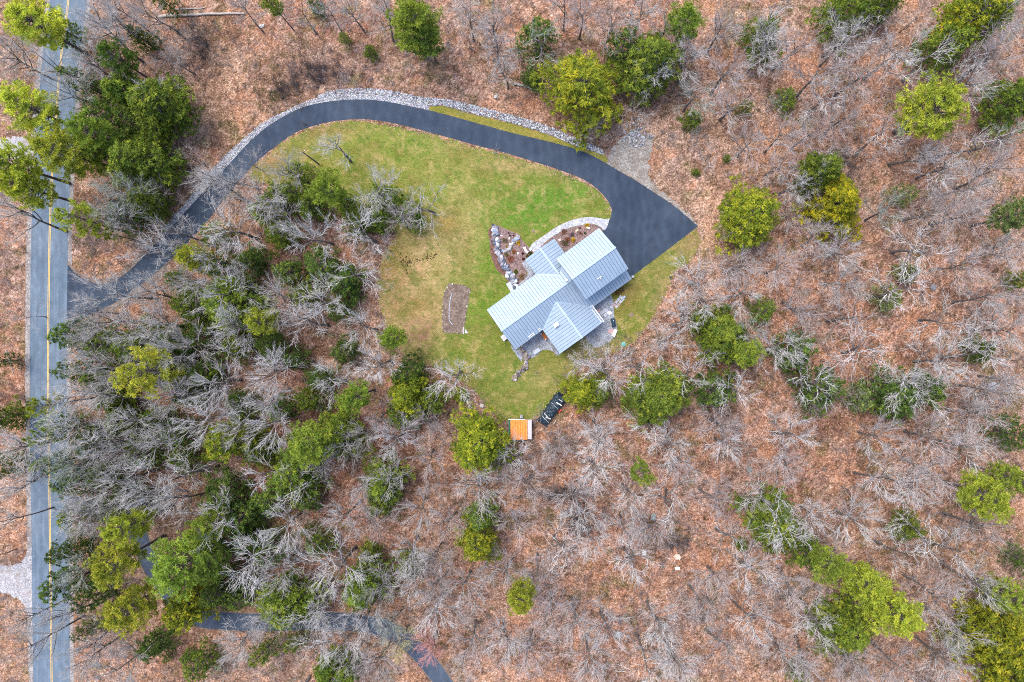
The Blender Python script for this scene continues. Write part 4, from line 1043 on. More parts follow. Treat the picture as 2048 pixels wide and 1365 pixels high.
# ------------------------------------------------------------------ evergreens
YG = np.array((.37, .42, .055)); LG = np.array((.25, .35, .055)); MG = np.array((.15, .24, .045)); OL = np.array((.195, .235, .018)); OG = np.array((.13, .195, .024)); DG = np.array((.085, .145, .026)); SG = np.array((.17, .23, .075))
EV = [  # kind, x, y, reach, height, colour, label ('' = described from its neighbours below)
    ('P', 55, 38, 62, 20, YG * 1.3, 'bright yellow-green pine hanging over the road at the top left corner'), ('D', 112, 50, 34, 14, MG, ''),
    ('P', 42, 210, 62, 20, YG * 1.3, 'bright pine left of the road above the pale gravel drive'), ('P', 112, 295, 66, 21, YG, 'large pine spreading right across the road above the drive mouth'), ('P', 175, 262, 48, 19, LG, 'light pine on the right road edge below the dark hemlock clump'), ('P', 18, 330, 55, 20, YG * 1.3, 'yellow pine at the left edge beside the gravel drive'),
    ('P', 226, 112, 40, 16, MG, 'small flat mid-green pine right of the road near the top'), ('D', 165, 168, 32, 14, MG, ''), ('H', 262, 185, 50, 15, OG, 'olive hemlock with a dead white branch, upper one of the top left clump'), ('H', 322, 218, 60, 15, OG, 'broad dark hemlock at the clearing edge near the top left'), ('D', 222, 245, 48, 13, MG, ''), ('D', 275, 250, 40, 12, DG, ''),
    ('H', 285, 330, 62, 15, OG, 'dark round hemlock beside the two short brown logs'), ('H', 296, 408, 32, 12, OG, 'small dark hemlock lowest of the clump left of the driveway'), ('D', 215, 310, 46, 13, MG, ''), ('P', 28, 372, 48, 20, YG * 1.3, 'yellow-green pine at the left edge opposite the driveway island'),
    ('O', 150, 440, 44, 18, YG, 'thin patchy yellow pine over the road edge by the driveway mouth'), ('O', 205, 466, 20, 14, YG, 'tiny tuft of yellow pine right of the patchy road pine'), ('D', 246, 430, 34, 9, DG, ''),
    ('P', 380, 515, 36, 16, YG, 'narrow yellow pine leaning over the driveway'), ('D', 438, 535, 36, 10, MG, ''), ('H', 468, 612, 58, 13, OG, 'dark round hemlock in the middle of the left woods'), ('P', 518, 645, 34, 17, YG, 'small bright yellow pine in the heart of the left woods'), ('D', 350, 560, 22, 7, DG, ''), ('D', 388, 612, 40, 11, OG, ''),
    ('D', 150, 672, 42, 12, DG, ''), ('D', 215, 690, 42, 12, OG, ''), ('D', 275, 692, 44, 12, OG, ''), ('O', 288, 752, 68, 20, YG, 'big open yellow pine with separate tufts in the left woods'), ('O', 84, 812, 30, 19, YG, 'yellow pine tuft over the left lane of the road'), ('O', 84, 876, 24, 18, LG, 'small green pine tuft over the road centre line'), ('D', 118, 925, 32, 14, MG, ''), ('D', 122, 845, 26, 12, MG, ''),
    ('D', 245, 838, 36, 9, OG, ''), ('D', 292, 905, 46, 9, DG, ''), ('H', 460, 880, 50, 15, OL, 'golden olive hemlock in the lower left woods'), ('D', 312, 835, 26, 9, OG, ''), ('D', 445, 985, 48, 10, DG, ''), ('P', 608, 888, 54, 18, LG, 'fresh green pine standing in front of dark hemlocks left of centre'), ('D', 590, 945, 58, 11, OG, ''),
    ('H', 676, 868, 50, 13, OG, 'olive hemlock touching the fresh green pine on its right'), ('P', 710, 794, 37, 18, LG, 'bright compact pine in the woods left of the lawn tip'), ('H', 820, 790, 44, 13, OL, 'golden green hemlock left of the white tree at the lawn'), ('D', 820, 745, 36, 11, DG, ''), ('P', 780, 676, 32, 17, LG, 'light green pine overhanging the brown lawn corner'),
    ('H', 958, 882, 57, 14, OL, 'large round golden hemlock left of the orange-roofed shed'), ('H', 765, 965, 46, 12, OG, 'round olive hemlock behind bare branches below centre left'), ('H', 955, 1082, 44, 14, OL, 'upright golden hemlock alone below the shed'), ('D', 962, 1032, 30, 12, MG, ''),
    ('P', 655, 376, 44, 18, LG, 'bright green pine at the top of the left woods by the lawn'), ('D', 588, 385, 34, 9, OG, ''), ('D', 722, 440, 34, 8, OG, ''), ('D', 530, 425, 36, 9, OG, ''), ('D', 642, 528, 42, 8, DG, ''), ('D', 690, 568, 38, 8, DG, ''), ('D', 575, 545, 34, 8, DG, ''), ('D', 600, 345, 30, 8, OG, ''), ('D', 560, 470, 30, 9, OG, ''), ('D', 770, 395, 34, 7, OG, ''), ('D', 485, 585, 34, 9, DG, ''), ('D', 350, 690, 40, 9, DG, ''), ('D', 410, 745, 36, 8, OG, ''), ('D', 590, 720, 26, 7, DG, ''), ('D', 640, 760, 28, 7, DG, ''), ('D', 560, 820, 30, 8, DG, ''),
    ('D', 430, 470, 30, 9, OG, ''), ('D', 505, 520, 30, 8, DG, ''), ('D', 610, 590, 34, 8, OG, ''), ('D', 680, 620, 30, 8, DG, ''), ('D', 540, 690, 32, 8, DG, ''), ('D', 470, 690, 34, 9, OG, ''), ('D', 410, 670, 34, 9, DG, ''), ('D', 320, 745, 30, 9, DG, ''), ('D', 200, 760, 34, 10, DG, ''), ('D', 150, 740, 30, 11, DG, ''), ('D', 230, 800, 30, 9, OG, ''), ('D', 380, 790, 34, 9, DG, ''), ('D', 480, 810, 34, 8, DG, ''), ('D', 620, 800, 28, 8, OG, ''), ('D', 690, 700, 30, 8, DG, ''), ('D', 360, 870, 34, 9, DG, ''), ('D', 190, 880, 36, 11, DG, ''), ('D', 150, 965, 38, 12, DG, ''), ('D', 210, 950, 34, 10, DG, ''), ('D', 250, 1000, 38, 11, DG, ''), ('D', 165, 1030, 36, 12, OG, ''), ('D', 370, 920, 34, 9, OG, ''), ('D', 520, 905, 30, 8, OG, ''), ('D', 540, 1000, 36, 9, DG, ''), ('D', 420, 1090, 36, 10, DG, ''), ('D', 500, 1080, 34, 10, DG, ''), ('D', 640, 1090, 30, 9, OG, ''), ('D', 490, 1190, 34, 10, DG, ''), ('D', 310, 1290, 30, 9, DG, ''), ('D', 400, 1330, 34, 9, OG, ''), ('D', 190, 1190, 34, 12, DG, ''), ('D', 620, 410, 32, 8, OG, ''), ('D', 690, 410, 30, 7, OG, ''), ('D', 760, 440, 28, 7, OG, ''), ('D', 820, 430, 28, 6, OG, ''), ('D', 560, 390, 30, 8, OG, ''), ('D', 800, 830, 34, 9, OG, ''), ('D', 860, 800, 34, 9, OG, ''), ('D', 760, 1000, 36, 9, OG, ''),
    ('P', 246, 1058, 46, 21, YG, 'yellow pine, upper of the pair above the lower driveway'), ('P', 226, 1128, 52, 21, YG, 'golden pine, lower of the pair above the lower driveway'), ('P', 352, 1140, 72, 21, LG, 'broad pale green pine over the bend of the lower driveway'), ('P', 402, 1062, 38, 19, LG, 'small green pine just above the broad pale pine'), ('P', 252, 1222, 56, 20, YG, 'yellow pine at the lower left between road and lower driveway'), ('H', 374, 1212, 40, 13, OL, 'dark golden hemlock hanging over the lower driveway'), ('P', 412, 1130, 44, 18, MG, 'dark green pine right of the broad pale pine'),
    ('D', 145, 1098, 30, 13, DG, ''), ('D', 140, 1166, 42, 14, DG, ''), ('D', 178, 1258, 22, 9, DG, ''), ('D', 442, 1180, 40, 12, DG, ''), ('D', 482, 1035, 48, 11, DG, ''), ('D', 545, 1100, 40, 11, DG, ''), ('H', 580, 1205, 56, 13, OG, 'dark hemlock leaning over the lower driveway from above'), ('H', 728, 1172, 50, 13, OG, 'olive hemlock right of the big white bare tree'), ('D', 528, 1305, 28, 10, OG, ''), ('H', 668, 1345, 38, 12, OG, 'dark hemlock at the bottom edge below the lower driveway'), ('P', 688, 1356, 22, 12, LG, 'little light pine at the bottom edge beside a dark hemlock'), ('D', 590, 1285, 22, 8, OG, ''),
    ('P', 1042, 1205, 38, 19, YG, 'narrow bright yellow pine alone near the bottom centre'), ('H', 1166, 784, 38, 11, OL, 'golden hemlock hanging over the tarp-covered woodpile'), ('D', 1195, 782, 36, 10, OG, ''), ('H', 1312, 790, 62, 13, OG, 'wide green hemlock below the patio between white bare trees'), ('D', 1432, 782, 46, 11, DG, ''), ('H', 1450, 672, 56, 13, OG, 'broad green hemlock right of the lawn and patio'), ('P', 1498, 708, 36, 16, LG, 'bright green pine on the right flank of a broad hemlock'), ('D', 1588, 706, 46, 11, DG, ''), ('D', 1525, 622, 30, 9, OG, ''), ('D', 1405, 640, 26, 8, OG, ''),
    ('D', 1638, 780, 50, 11, DG, ''), ('S', 1718, 797, 30, 9, SG, 'soft pale green young pine in the right woods'), ('D', 1785, 792, 50, 11, DG, ''), ('D', 1850, 782, 46, 11, DG, ''), ('D', 2028, 868, 38, 12, DG, ''), ('P', 1985, 1000, 58, 20, YG, 'bright yellow pine at the right edge below the middle'), ('P', 2040, 962, 36, 18, LG, 'green pine at the right edge just above the bright yellow pine'), ('H', 1545, 1045, 60, 11, OG, 'green hemlock covered by white fanned branches, lower right woods'),
    ('P', 1658, 1132, 44, 17, LG, 'soft green pine, upper left of the lower right pine row'), ('P', 1736, 1175, 52, 19, YG, 'yellow-green pine in the middle of the lower right pine row'), ('P', 1800, 1240, 60, 20, YG, 'biggest bright pine at the lower end of the lower right row'), ('H', 1686, 1252, 58, 12, OG, 'dark hemlock left of the biggest lower right pine'), ('D', 1612, 1102, 38, 10, OG, ''), ('H', 1990, 1275, 76, 17, OL, 'huge golden hemlock in the lower right corner'), ('H', 2032, 1335, 60, 16, OL, 'golden hemlock at the very bottom right corner'), ('P', 2028, 1200, 42, 16, LG, 'green pine at the right edge above the huge golden hemlock'),
    ('D', 1600, 1352, 22, 8, OG, ''), ('D', 1815, 1055, 28, 9, OG, ''), ('O', 1284, 946, 34, 15, LG, 'sparse green pine alone in the leaves below the woodpile'), ('P', 1878, 215, 78, 20, np.array((.29, .35, .045)), 'big bright yellow pine standing alone at the upper right'), ('H', 1950, 25, 60, 15, OL, 'golden green hemlock at the top edge near the right corner'), ('D', 1895, 88, 54, 12, OG, ''), ('H', 2028, 200, 50, 14, OG, 'dark hemlock at the right edge beside the big bright pine'), ('D', 1688, 20, 50, 12, OG, ''), ('H', 1762, 4, 32, 12, OG, 'small hemlock cut by the top edge right of centre'), ('S', 1572, 200, 27, 5, OG, 'small dark evergreen bush alone in the upper right leaves'),
    ('H', 1640, 342, 40, 13, OG, 'green hemlock just above the mustard yellow hemlock'), ('H', 1675, 408, 60, 12, np.array((.25, .25, .012)), 'wide mustard yellow hemlock in the right woods'), ('S', 1808, 390, 24, 9, SG, 'soft green young pine right of the mustard hemlock'), ('P', 2036, 430, 42, 18, SG, 'pale green pine cut by the right edge'), ('H', 1500, 432, 58, 13, OL, 'round golden green hemlock right of the driveway corner'), ('S', 1778, 596, 30, 8, SG, 'faint green young evergreen under the white sprawling branches'), ('S', 1815, 545, 20, 7, SG, ''),
    ('P', 1376, 35, 44, 17, LG, 'bright rounded pine at the top edge right of centre'), ('H', 1166, 176, 80, 16, OL, 'largest olive hemlock just above the driveway'), ('H', 1302, 130, 62, 15, OG, 'broad hemlock right of the largest olive hemlock'), ('D', 1246, 98, 42, 12, DG, ''), ('D', 1072, 76, 46, 11, DG, ''), ('S', 1064, 157, 20, 5, DG, 'low dark bush at the end of the short pale log'), ('S', 1385, 238, 22, 6, OG, 'low green bush under bare trees above the gravel patch'), ('S', 1492, 215, 16, 6, OG, ''), ('D', 1525, 76, 38, 11, OG, ''),
    ('P', 822, 38, 62, 19, LG, 'large bright pine at the top edge left of centre'), ('P', 852, 72, 38, 16, MG, 'green pine just under the large top edge pine'), ('P', 540, 4, 24, 15, LG, 'pine tip at the top edge right of the fallen trunk'), ('S', 630, 12, 17, 6, DG, 'dark round bush at the top edge'), ('S', 688, 78, 13, 4, OG, 'small olive bush at the foot of a leaning trunk, top woods'), ('S', 740, 104, 14, 4, OG, 'small olive bush below the leaning trunk bush'), ('S', 846, 106, 13, 4, OG, 'small olive bush at the roots of the large top pine'), ('D', 332, 5, 22, 10, DG, ''), ('D', 284, 76, 22, 9, DG, ''),
    ('S', 920, 790, 19, 3, OL, 'round clipped olive bush where lawn and woods meet'), ('D', 8, 722, 16, 9, DG, ''), ('D', 8, 835, 28, 12, OG, ''), ('D', 4, 930, 28, 13, OG, ''), ('S', 617, 1060, 14, 6, OG, ''), ('D', 820, 1130, 26, 8, OG, ''), ('D', 740, 1110, 24, 8, OG, ''), ('D', 620, 1000, 26, 9, DG, ''), ('D', 1960, 700, 26, 8, DG, ''), ('D', 2040, 560, 20, 8, OG, ''), ('D', 2044, 1120, 26, 10, DG, ''), ('S', 1484, 1090, 12, 4, OG, ''), ('S', 375, 1313, 14, 4, OG, ''), ('S', 335, 1316, 10, 3, OG, ''), ('S', 1392, 1295 - 950, 8, 2, OG, ''), ('S', 1455, 317, 9, 2, OG, ''),
]
NAMEK = {'P': 'pine_tree', 'O': 'pine_tree', 'H': 'hemlock_tree', 'D': 'hemlock_tree', 'S': 'evergreen_bush'}
for i, (k, px, py, r_, h, col, lab) in enumerate(EV):
    proto = {'P': PINE, 'O': OPINE, 'H': HEM, 'D': DARK, 'S': DARK}[k]
    col = np.array(col) * rng.uniform(.9, 1.1) * np.array((rng.uniform(.92, 1.08), 1, 1))
    t = plant(NAMEK[k], proto[i % len(proto)], px, py, r_ * 1.02, h, col, {'P': .78, 'O': .8, 'H': .5, 'D': .5, 'S': .5}[k])
    TREES.append((t, px, py, k, lab))

# ------------------------------------------------------------------ bare trees: crown centre, reach, height, pale / grey / pink, form (B full, N open limbs)
SIL = np.array((.52, .50, .475)); GRY = np.array((.43, .405, .385)); PNK = np.array((.42, .37, .35)); WHT = np.array((.56, .54, .52)); LIC = np.array((.38, .41, .35)); RED = np.array((.62, .30, .27)); YEL = np.array((.50, .46, .22))
BT = [
    (455, 460, 58, 17, SIL, 'B'), (525, 395, 48, 17, SIL, 'B'), (580, 345, 42, 15, GRY, 'B'), (672, 298, 38, 13, SIL, 'B'), (752, 382, 48, 15, SIL, 'B'), (850, 408, 54, 14, SIL, 'N'), (722, 468, 52, 15, WHT, 'B'), (795, 440, 38, 12, PNK, 'B'), (625, 472, 48, 16, SIL, 'B'), (560, 430, 40, 16, GRY, 'B'), (690, 540, 62, 15, SIL, 'N'), (655, 605, 52, 15, WHT, 'B'), (615, 650, 60, 16, SIL, 'N'), (560, 600, 50, 16, GRY, 'B'), (722, 660, 46, 15, SIL, 'B'), (430, 595, 62, 18, SIL, 'B'), (300, 598, 48, 18, SIL, 'B'), (222, 590, 50, 18, SIL, 'B'), (165, 625, 40, 17, SIL, 'B'), (320, 505, 46, 18, SIL, 'B'), (345, 470, 40, 17, GRY, 'B'), (425, 372, 44, 17, SIL, 'B'),
    (540, 742, 50, 17, WHT, 'B'), (750, 728, 45, 16, WHT, 'B'), (655, 770, 46, 16, SIL, 'B'), (530, 790, 44, 16, SIL, 'B'), (535, 850, 54, 17, WHT, 'B'), (405, 838, 60, 18, WHT, 'B'), (908, 750, 52, 14, WHT, 'B'), (785, 888, 52, 16, WHT, 'B'), (760, 830, 38, 13, PNK, 'B'), (855, 850, 38, 13, PNK, 'B'), (725, 870, 36, 13, GRY, 'B'), (600, 985, 50, 16, SIL, 'N'), (530, 960, 50, 16, WHT, 'N'), (440, 1030, 54, 17, SIL, 'N'), (672, 1140, 66, 17, WHT, 'B'), (780, 965, 42, 14, SIL, 'B'), (812, 1110, 50, 15, SIL, 'B'), (808, 1172, 46, 15, SIL, 'B'), (868, 1120, 38, 14, PNK, 'B'), (870, 1232, 50, 15, WHT, 'B'), (720, 1240, 46, 15, SIL, 'B'), (785, 1258, 34, 13, LIC, 'B'), (690, 1285, 48, 15, SIL, 'B'), (600, 1225, 54, 16, SIL, 'N'), (620, 1290, 48, 15, SIL, 'N'), (945, 975, 60, 14, GRY, 'B'), (740, 975, 38, 13, GRY, 'B'), (500, 1130, 58, 18, WHT, 'B'), (470, 1290, 44, 16, SIL, 'B'),
    (250, 680, 50, 18, SIL, 'B'), (300, 650, 44, 17, SIL, 'B'), (370, 690, 48, 17, GRY, 'B'), (450, 700, 50, 16, SIL, 'N'), (180, 735, 48, 19, SIL, 'B'), (140, 790, 46, 19, SIL, 'B'), (200, 815, 50, 19, SIL, 'B'), (340, 790, 46, 17, GRY, 'B'), (270, 850, 46, 18, SIL, 'B'), (195, 900, 54, 19, SIL, 'B'), (150, 920, 44, 19, LIC, 'B'), (290, 935, 56, 18, WHT, 'N'), (230, 970, 50, 18, SIL, 'B'), (370, 960, 50, 17, SIL, 'N'), (160, 985, 44, 19, SIL, 'B'), (345, 1020, 46, 18, SIL, 'B'), (185, 1050, 40, 18, GRY, 'B'), (150, 1150, 44, 18, LIC, 'B'), (175, 1285, 44, 18, GRY, 'B'), (110, 1255, 44, 20, SIL, 'B'), (240, 1340, 44, 17, SIL, 'B'), (165, 1330, 40, 18, GRY, 'B'), (60, 1300, 44, 19, GRY, 'B'), (30, 900, 56, 20, SIL, 'B'), (20, 960, 50, 20, SIL, 'B'), (12, 1050, 36, 16, WHT, 'N'), (40, 1250, 34, 17, GRY, 'B'),
    (410, 520, 46, 17, SIL, 'B'), (480, 650, 50, 17, SIL, 'B'), (420, 770, 50, 17, SIL, 'B'), (470, 850, 48, 16, SIL, 'B'), (330, 880, 48, 17, SIL, 'B'), (250, 900, 50, 18, GRY, 'B'), (150, 700, 44, 18, GRY, 'B'), (120, 860, 48, 20, SIL, 'B'), (150, 1030, 50, 19, SIL, 'B'), (220, 1010, 46, 18, GRY, 'B'), (300, 980, 48, 18, SIL, 'B'), (560, 1060, 48, 16, SIL, 'B'), (560, 1150, 46, 16, GRY, 'B'), (740, 1050, 46, 14, PNK, 'B'), (770, 1180, 44, 14, GRY, 'B'), (650, 1220, 46, 15, SIL, 'B'), (540, 1240, 44, 15, GRY, 'B'), (680, 900, 40, 14, GRY, 'B'), (850, 920, 40, 13, PNK, 'B'), (460, 350, 40, 16, SIL, 'B'), (320, 720, 46, 17, SIL, 'B'), (230, 740, 46, 18, GRY, 'B'), (380, 560, 40, 17, SIL, 'B'), (200, 640, 44, 18, GRY, 'B'),
    (20, 440, 50, 19, SIL, 'B'), (15, 110, 50, 19, GRY, 'B'), (110, 135, 50, 20, SIL, 'B'), (170, 130, 44, 19, SIL, 'B'), (190, 60, 54, 19, SIL, 'B'), (230, 40, 44, 18, SIL, 'B'), (130, 180, 40, 19, SIL, 'B'), (350, 120, 34, 10, PNK, 'B'), (300, 185, 38, 16, WHT, 'N'), (240, 20, 36, 17, GRY, 'B'), (215, 400, 44, 17, LIC, 'B'), (260, 380, 40, 17, LIC, 'B'), (240, 445, 46, 17, GRY, 'B'), (300, 20, 40, 16, GRY, 'B'), (480, 15, 30, 14, GRY, 'B'),
    (590, 10, 32, 16, SIL, 'N'), (650, 15, 30, 15, SIL, 'B'), (700, 15, 36, 14, GRY, 'B'), (760, 30, 40, 15, GRY, 'B'), (935, 30, 40, 15, GRY, 'B'), (985, 40, 44, 15, PNK, 'B'), (990, 85, 40, 13, SIL, 'B'), (1012, 150, 34, 10, SIL, 'B'), (1072, 72, 56, 14, LIC, 'N'), (1165, 25, 40, 15, PNK, 'B'), (1220, 45, 44, 15, PNK, 'B'), (1285, 15, 44, 15, SIL, 'B'), (1130, 10, 36, 14, GRY, 'B'), (1255, 85, 38, 14, LIC, 'N'), (1312, 140, 42, 14, SIL, 'N'), (1330, 60, 40, 13, GRY, 'B'),
    (1375, 130, 54, 13, SIL, 'B'), (1385, 195, 42, 11, LIC, 'B'), (1450, 150, 60, 14, PNK, 'B'), (1465, 210, 50, 12, PNK, 'B'), (1440, 60, 44, 14, GRY, 'B'), (1550, 40, 54, 16, SIL, 'B'), (1530, 100, 42, 14, SIL, 'B'), (1590, 90, 44, 16, PNK, 'B'), (1700, 60, 56, 16, SIL, 'B'), (1690, 85, 40, 15, SIL, 'N'), (1640, 150, 50, 15, PNK, 'B'), (1720, 150, 50, 15, PNK, 'B'), (1790, 110, 52, 16, SIL, 'B'), (1880, 110, 60, 17, SIL, 'N'), (1950, 140, 54, 17, SIL, 'B'), (2010, 40, 56, 17, GRY, 'B'), (2000, 110, 50, 16, PNK, 'B'), (1700, 230, 50, 15, PNK, 'B'), (1660, 190, 50, 14, WHT, 'N'), (1560, 280, 46, 12, PNK, 'B'), (1500, 290, 40, 11, PNK, 'B'), (1620, 270, 46, 13, PNK, 'B'), (1770, 275, 50, 15, SIL, 'N'), (1840, 300, 46, 15, GRY, 'B'), (1950, 280, 56, 16, SIL, 'N'), (2020, 270, 50, 16, LIC, 'N'), (1900, 330, 50, 15, SIL, 'B'), (1990, 350, 52, 16, PNK, 'B'),
    (1640, 330, 34, 14, SIL, 'N'), (1590, 370, 40, 12, SIL, 'B'), (1560, 330, 38, 11, PNK, 'B'), (1780, 425, 44, 13, LIC, 'B'), (1870, 420, 56, 15, PNK, 'B'), (1930, 430, 50, 15, PNK, 'B'), (1950, 370, 46, 15, SIL, 'B'), (1850, 490, 70, 16, WHT, 'N'), (1640, 480, 44, 12, PNK, 'B'), (1690, 500, 44, 12, SIL, 'B'), (1930, 530, 50, 15, PNK, 'B'), (2010, 500, 44, 15, GRY, 'B'), (1690, 560, 48, 12, GRY, 'B'), (1600, 600, 50, 12, PNK, 'B'), (1560, 540, 46, 11, PNK, 'B'), (1805, 590, 60, 15, WHT, 'N'), (1700, 640, 60, 14, PNK, 'N'), (1910, 640, 60, 16, SIL, 'N'), (1980, 600, 50, 15, GRY, 'B'), (2020, 660, 48, 15, GRY, 'B'),
    (1395, 560, 52, 10, SIL, 'B'), (1420, 600, 50, 11, SIL, 'B'), (1360, 650, 50, 10, SIL, 'B'), (1470, 540, 46, 10, PNK, 'B'), (1480, 590, 46, 11, SIL, 'B'), (1330, 690, 42, 10, SIL, 'B'), (1510, 660, 44, 12, LIC, 'B'), (1550, 700, 44, 13, SIL, 'B'), (1585, 690, 40, 13, SIL, 'B'), (1430, 705, 42, 12, SIL, 'N'), (1460, 770, 50, 14, WHT, 'N'), (1385, 755, 50, 13, WHT, 'N'), (1290, 735, 52, 12, WHT, 'N'), (1215, 740, 54, 11, SIL, 'B'), (1165, 725, 40, 9, GRY, 'B'), (1620, 775, 58, 14, WHT, 'N'), (1740, 710, 66, 15, WHT, 'N'), (1800, 770, 62, 15, WHT, 'N'), (1850, 775, 56, 15, SIL, 'B'), (1900, 730, 60, 16, SIL, 'B'), (1960, 720, 60, 16, SIL, 'B'), (1990, 780, 50, 15, GRY, 'B'), (1960, 830, 50, 14, PNK, 'B'), (2030, 760, 40, 14, SIL, 'N'),
    (1192, 850, 44, 9, SIL, 'B'), (1310, 855, 50, 10, WHT, 'N'), (1200, 890, 46, 11, WHT, 'B'), (1185, 935, 50, 12, WHT, 'B'), (1350, 890, 46, 11, SIL, 'B'), (1370, 935, 46, 11, GRY, 'B'), (1445, 850, 48, 11, PNK, 'B'), (1450, 890, 40, 10, WHT, 'B'), (1580, 880, 54, 13, SIL, 'B'), (1590, 930, 40, 12, PNK, 'B'), (1765, 880, 44, 13, GRY, 'B'), (1870, 880, 60, 14, PNK, 'B'), (1940, 900, 56, 15, SIL, 'B'), (1870, 940, 56, 15, PNK, 'B'), (1760, 970, 56, 14, WHT, 'N'), (1830, 980, 48, 14, SIL, 'B'), (1560, 1010, 60, 14, WHT, 'N'), (1570, 1050, 54, 14, WHT, 'B'), (1640, 1040, 44, 13, SIL, 'B'), (1720, 1050, 50, 14, SIL, 'B'), (1860, 1060, 60, 15, SIL, 'N'), (1920, 1120, 60, 16, SIL, 'N'), (1960, 1060, 50, 15, PNK, 'B'), (1810, 1120, 54, 15, SIL, 'N'), (1880, 1200, 54, 16, PNK, 'B'), (1960, 1170, 50, 16, SIL, 'B'), (1640, 1240, 50, 13, SIL, 'B'), (1720, 1320, 54, 14, PNK, 'B'), (1800, 1340, 50, 15, PNK, 'B'), (1900, 1330, 50, 15, SIL, 'B'), (1910, 1260, 44, 15, GRY, 'B'), (1590, 1170, 50, 13, PNK, 'B'), (1630, 1320, 50, 13, PNK, 'B'), (1570, 1310, 46, 13, GRY, 'B'),
    (1060, 970, 50, 11, PNK, 'B'), (1040, 920, 44, 9, SIL, 'B'), (1112, 885, 38, 8, PNK, 'B'), (1150, 1000, 46, 11, GRY, 'B'), (1160, 1035, 42, 11, SIL, 'B'), (1255, 990, 46, 11, SIL, 'B'), (1350, 1005, 56, 13, SIL, 'N'), (1420, 1000, 46, 12, PNK, 'B'), (1300, 1060, 46, 11, PNK, 'B'), (1250, 1055, 40, 11, GRY, 'B'), (1110, 1105, 60, 13, WHT, 'N'), (1075, 1140, 46, 12, PNK, 'B'), (1260, 1130, 56, 13, SIL, 'N'), (1180, 1085, 44, 12, SIL, 'B'), (1460, 1090, 50, 14, SIL, 'N'), (1500, 1150, 54, 14, SIL, 'B'), (1440, 1170, 44, 13, PNK, 'B'), (1100, 1225, 50, 13, PNK, 'B'), (1150, 1255, 46, 14, GRY, 'B'), (1210, 1270, 50, 14, SIL, 'B'), (1310, 1245, 54, 13, SIL, 'B'), (1290, 1320, 54, 14, SIL, 'N'), (1180, 1320, 50, 14, GRY, 'B'), (1400, 1210, 46, 13, PNK, 'B'), (1500, 1250, 56, 14, SIL, 'N'), (1440, 1310, 50, 14, PNK, 'B'), (1350, 1330, 46, 14, SIL, 'B'), (1060, 1310, 50, 14, PNK, 'B'), (1020, 1150, 46, 13, PNK, 'B'), (1000, 1290, 46, 14, SIL, 'B'), (930, 1180, 50, 13, GRY, 'B'), (940, 1290, 48, 14, PNK, 'B'), (900, 1050, 44, 12, PNK, 'B'), (1020, 1045, 48, 11, PNK, 'B'), (855, 1310, 40, 13, RED, 'B'), (800, 1290, 36, 11, YEL, 'B'), (760, 1330, 46, 14, PNK, 'B'), (700, 1330, 40, 13, GRY, 'B'), (880, 1180, 40, 13, PNK, 'B'), (835, 1020, 44, 13, GRY, 'B'), (690, 1030, 46, 14, GRY, 'B'), (640, 930, 34, 12, GRY, 'B'),
]
for i, (px, py, r_, h, col, form) in enumerate(BT):
    proto = (BARE if form == 'B' else OPEN)
    d = math.hypot(px - NX, py - NY)
    c = np.array(col) * rng.uniform(.9, 1.1)
    t = plant('bare_tree', proto[i % len(proto)], px, py, r_ * 1.08, h, c, .76)
    w = {id(SIL): 'silver-grey', id(GRY): 'dull grey', id(PNK): 'pinkish-grey', id(WHT): 'whitish', id(LIC): 'lichen-grey', id(RED): 'red-budded', id(YEL): 'yellow-budded'}[id(col)]
    lab = ''
    if w == 'red-budded': lab = 'red-budded maple beside the lower driveway at the bottom'
    if w == 'yellow-budded': lab = 'yellow-budded slender tree over the lower driveway bend'
    TREES.append((t, px, py, 'B', lab or w + (' wide' if r_ > 52 else ' slender' if r_ < 42 else '') + (' open-limbed' if form == 'N' else ' twiggy')))

# saplings fill the gaps between them
sap = 0; SAP_PTS = []
while sap < 170:
    px, py = rng.uniform(-20, 2070), rng.uniform(-20, 1385)
    if clear_mask(np.array([px]), np.array([py]))[0]: continue
    if any((px - a) ** 2 + (py - b) ** 2 < 34 ** 2 for a, b in SAP_PTS): continue
    if 380 < px < 960 and 40 < py < 230: continue
    if 340 < px < 1240 and 100 < py < 240: continue
    if 1290 < px < 1440 and 320 < py < 560: continue
    if 960 < px < 1330 and 420 < py < 830: continue
    if 130 < px < 330 and 470 < py < 570: continue
    SAP_PTS.append((px, py)); h = rng.uniform(5, 10)
    col = (PNK, GRY, SIL)[int(rng.integers(3))] * rng.uniform(.8, 1.05)
    t = plant('bare_sapling', SLIM[sap % 3], px, py, rng.uniform(26, 42), h, col, .7)
    TREES.append((t, px, py, 's', '')); sap += 1

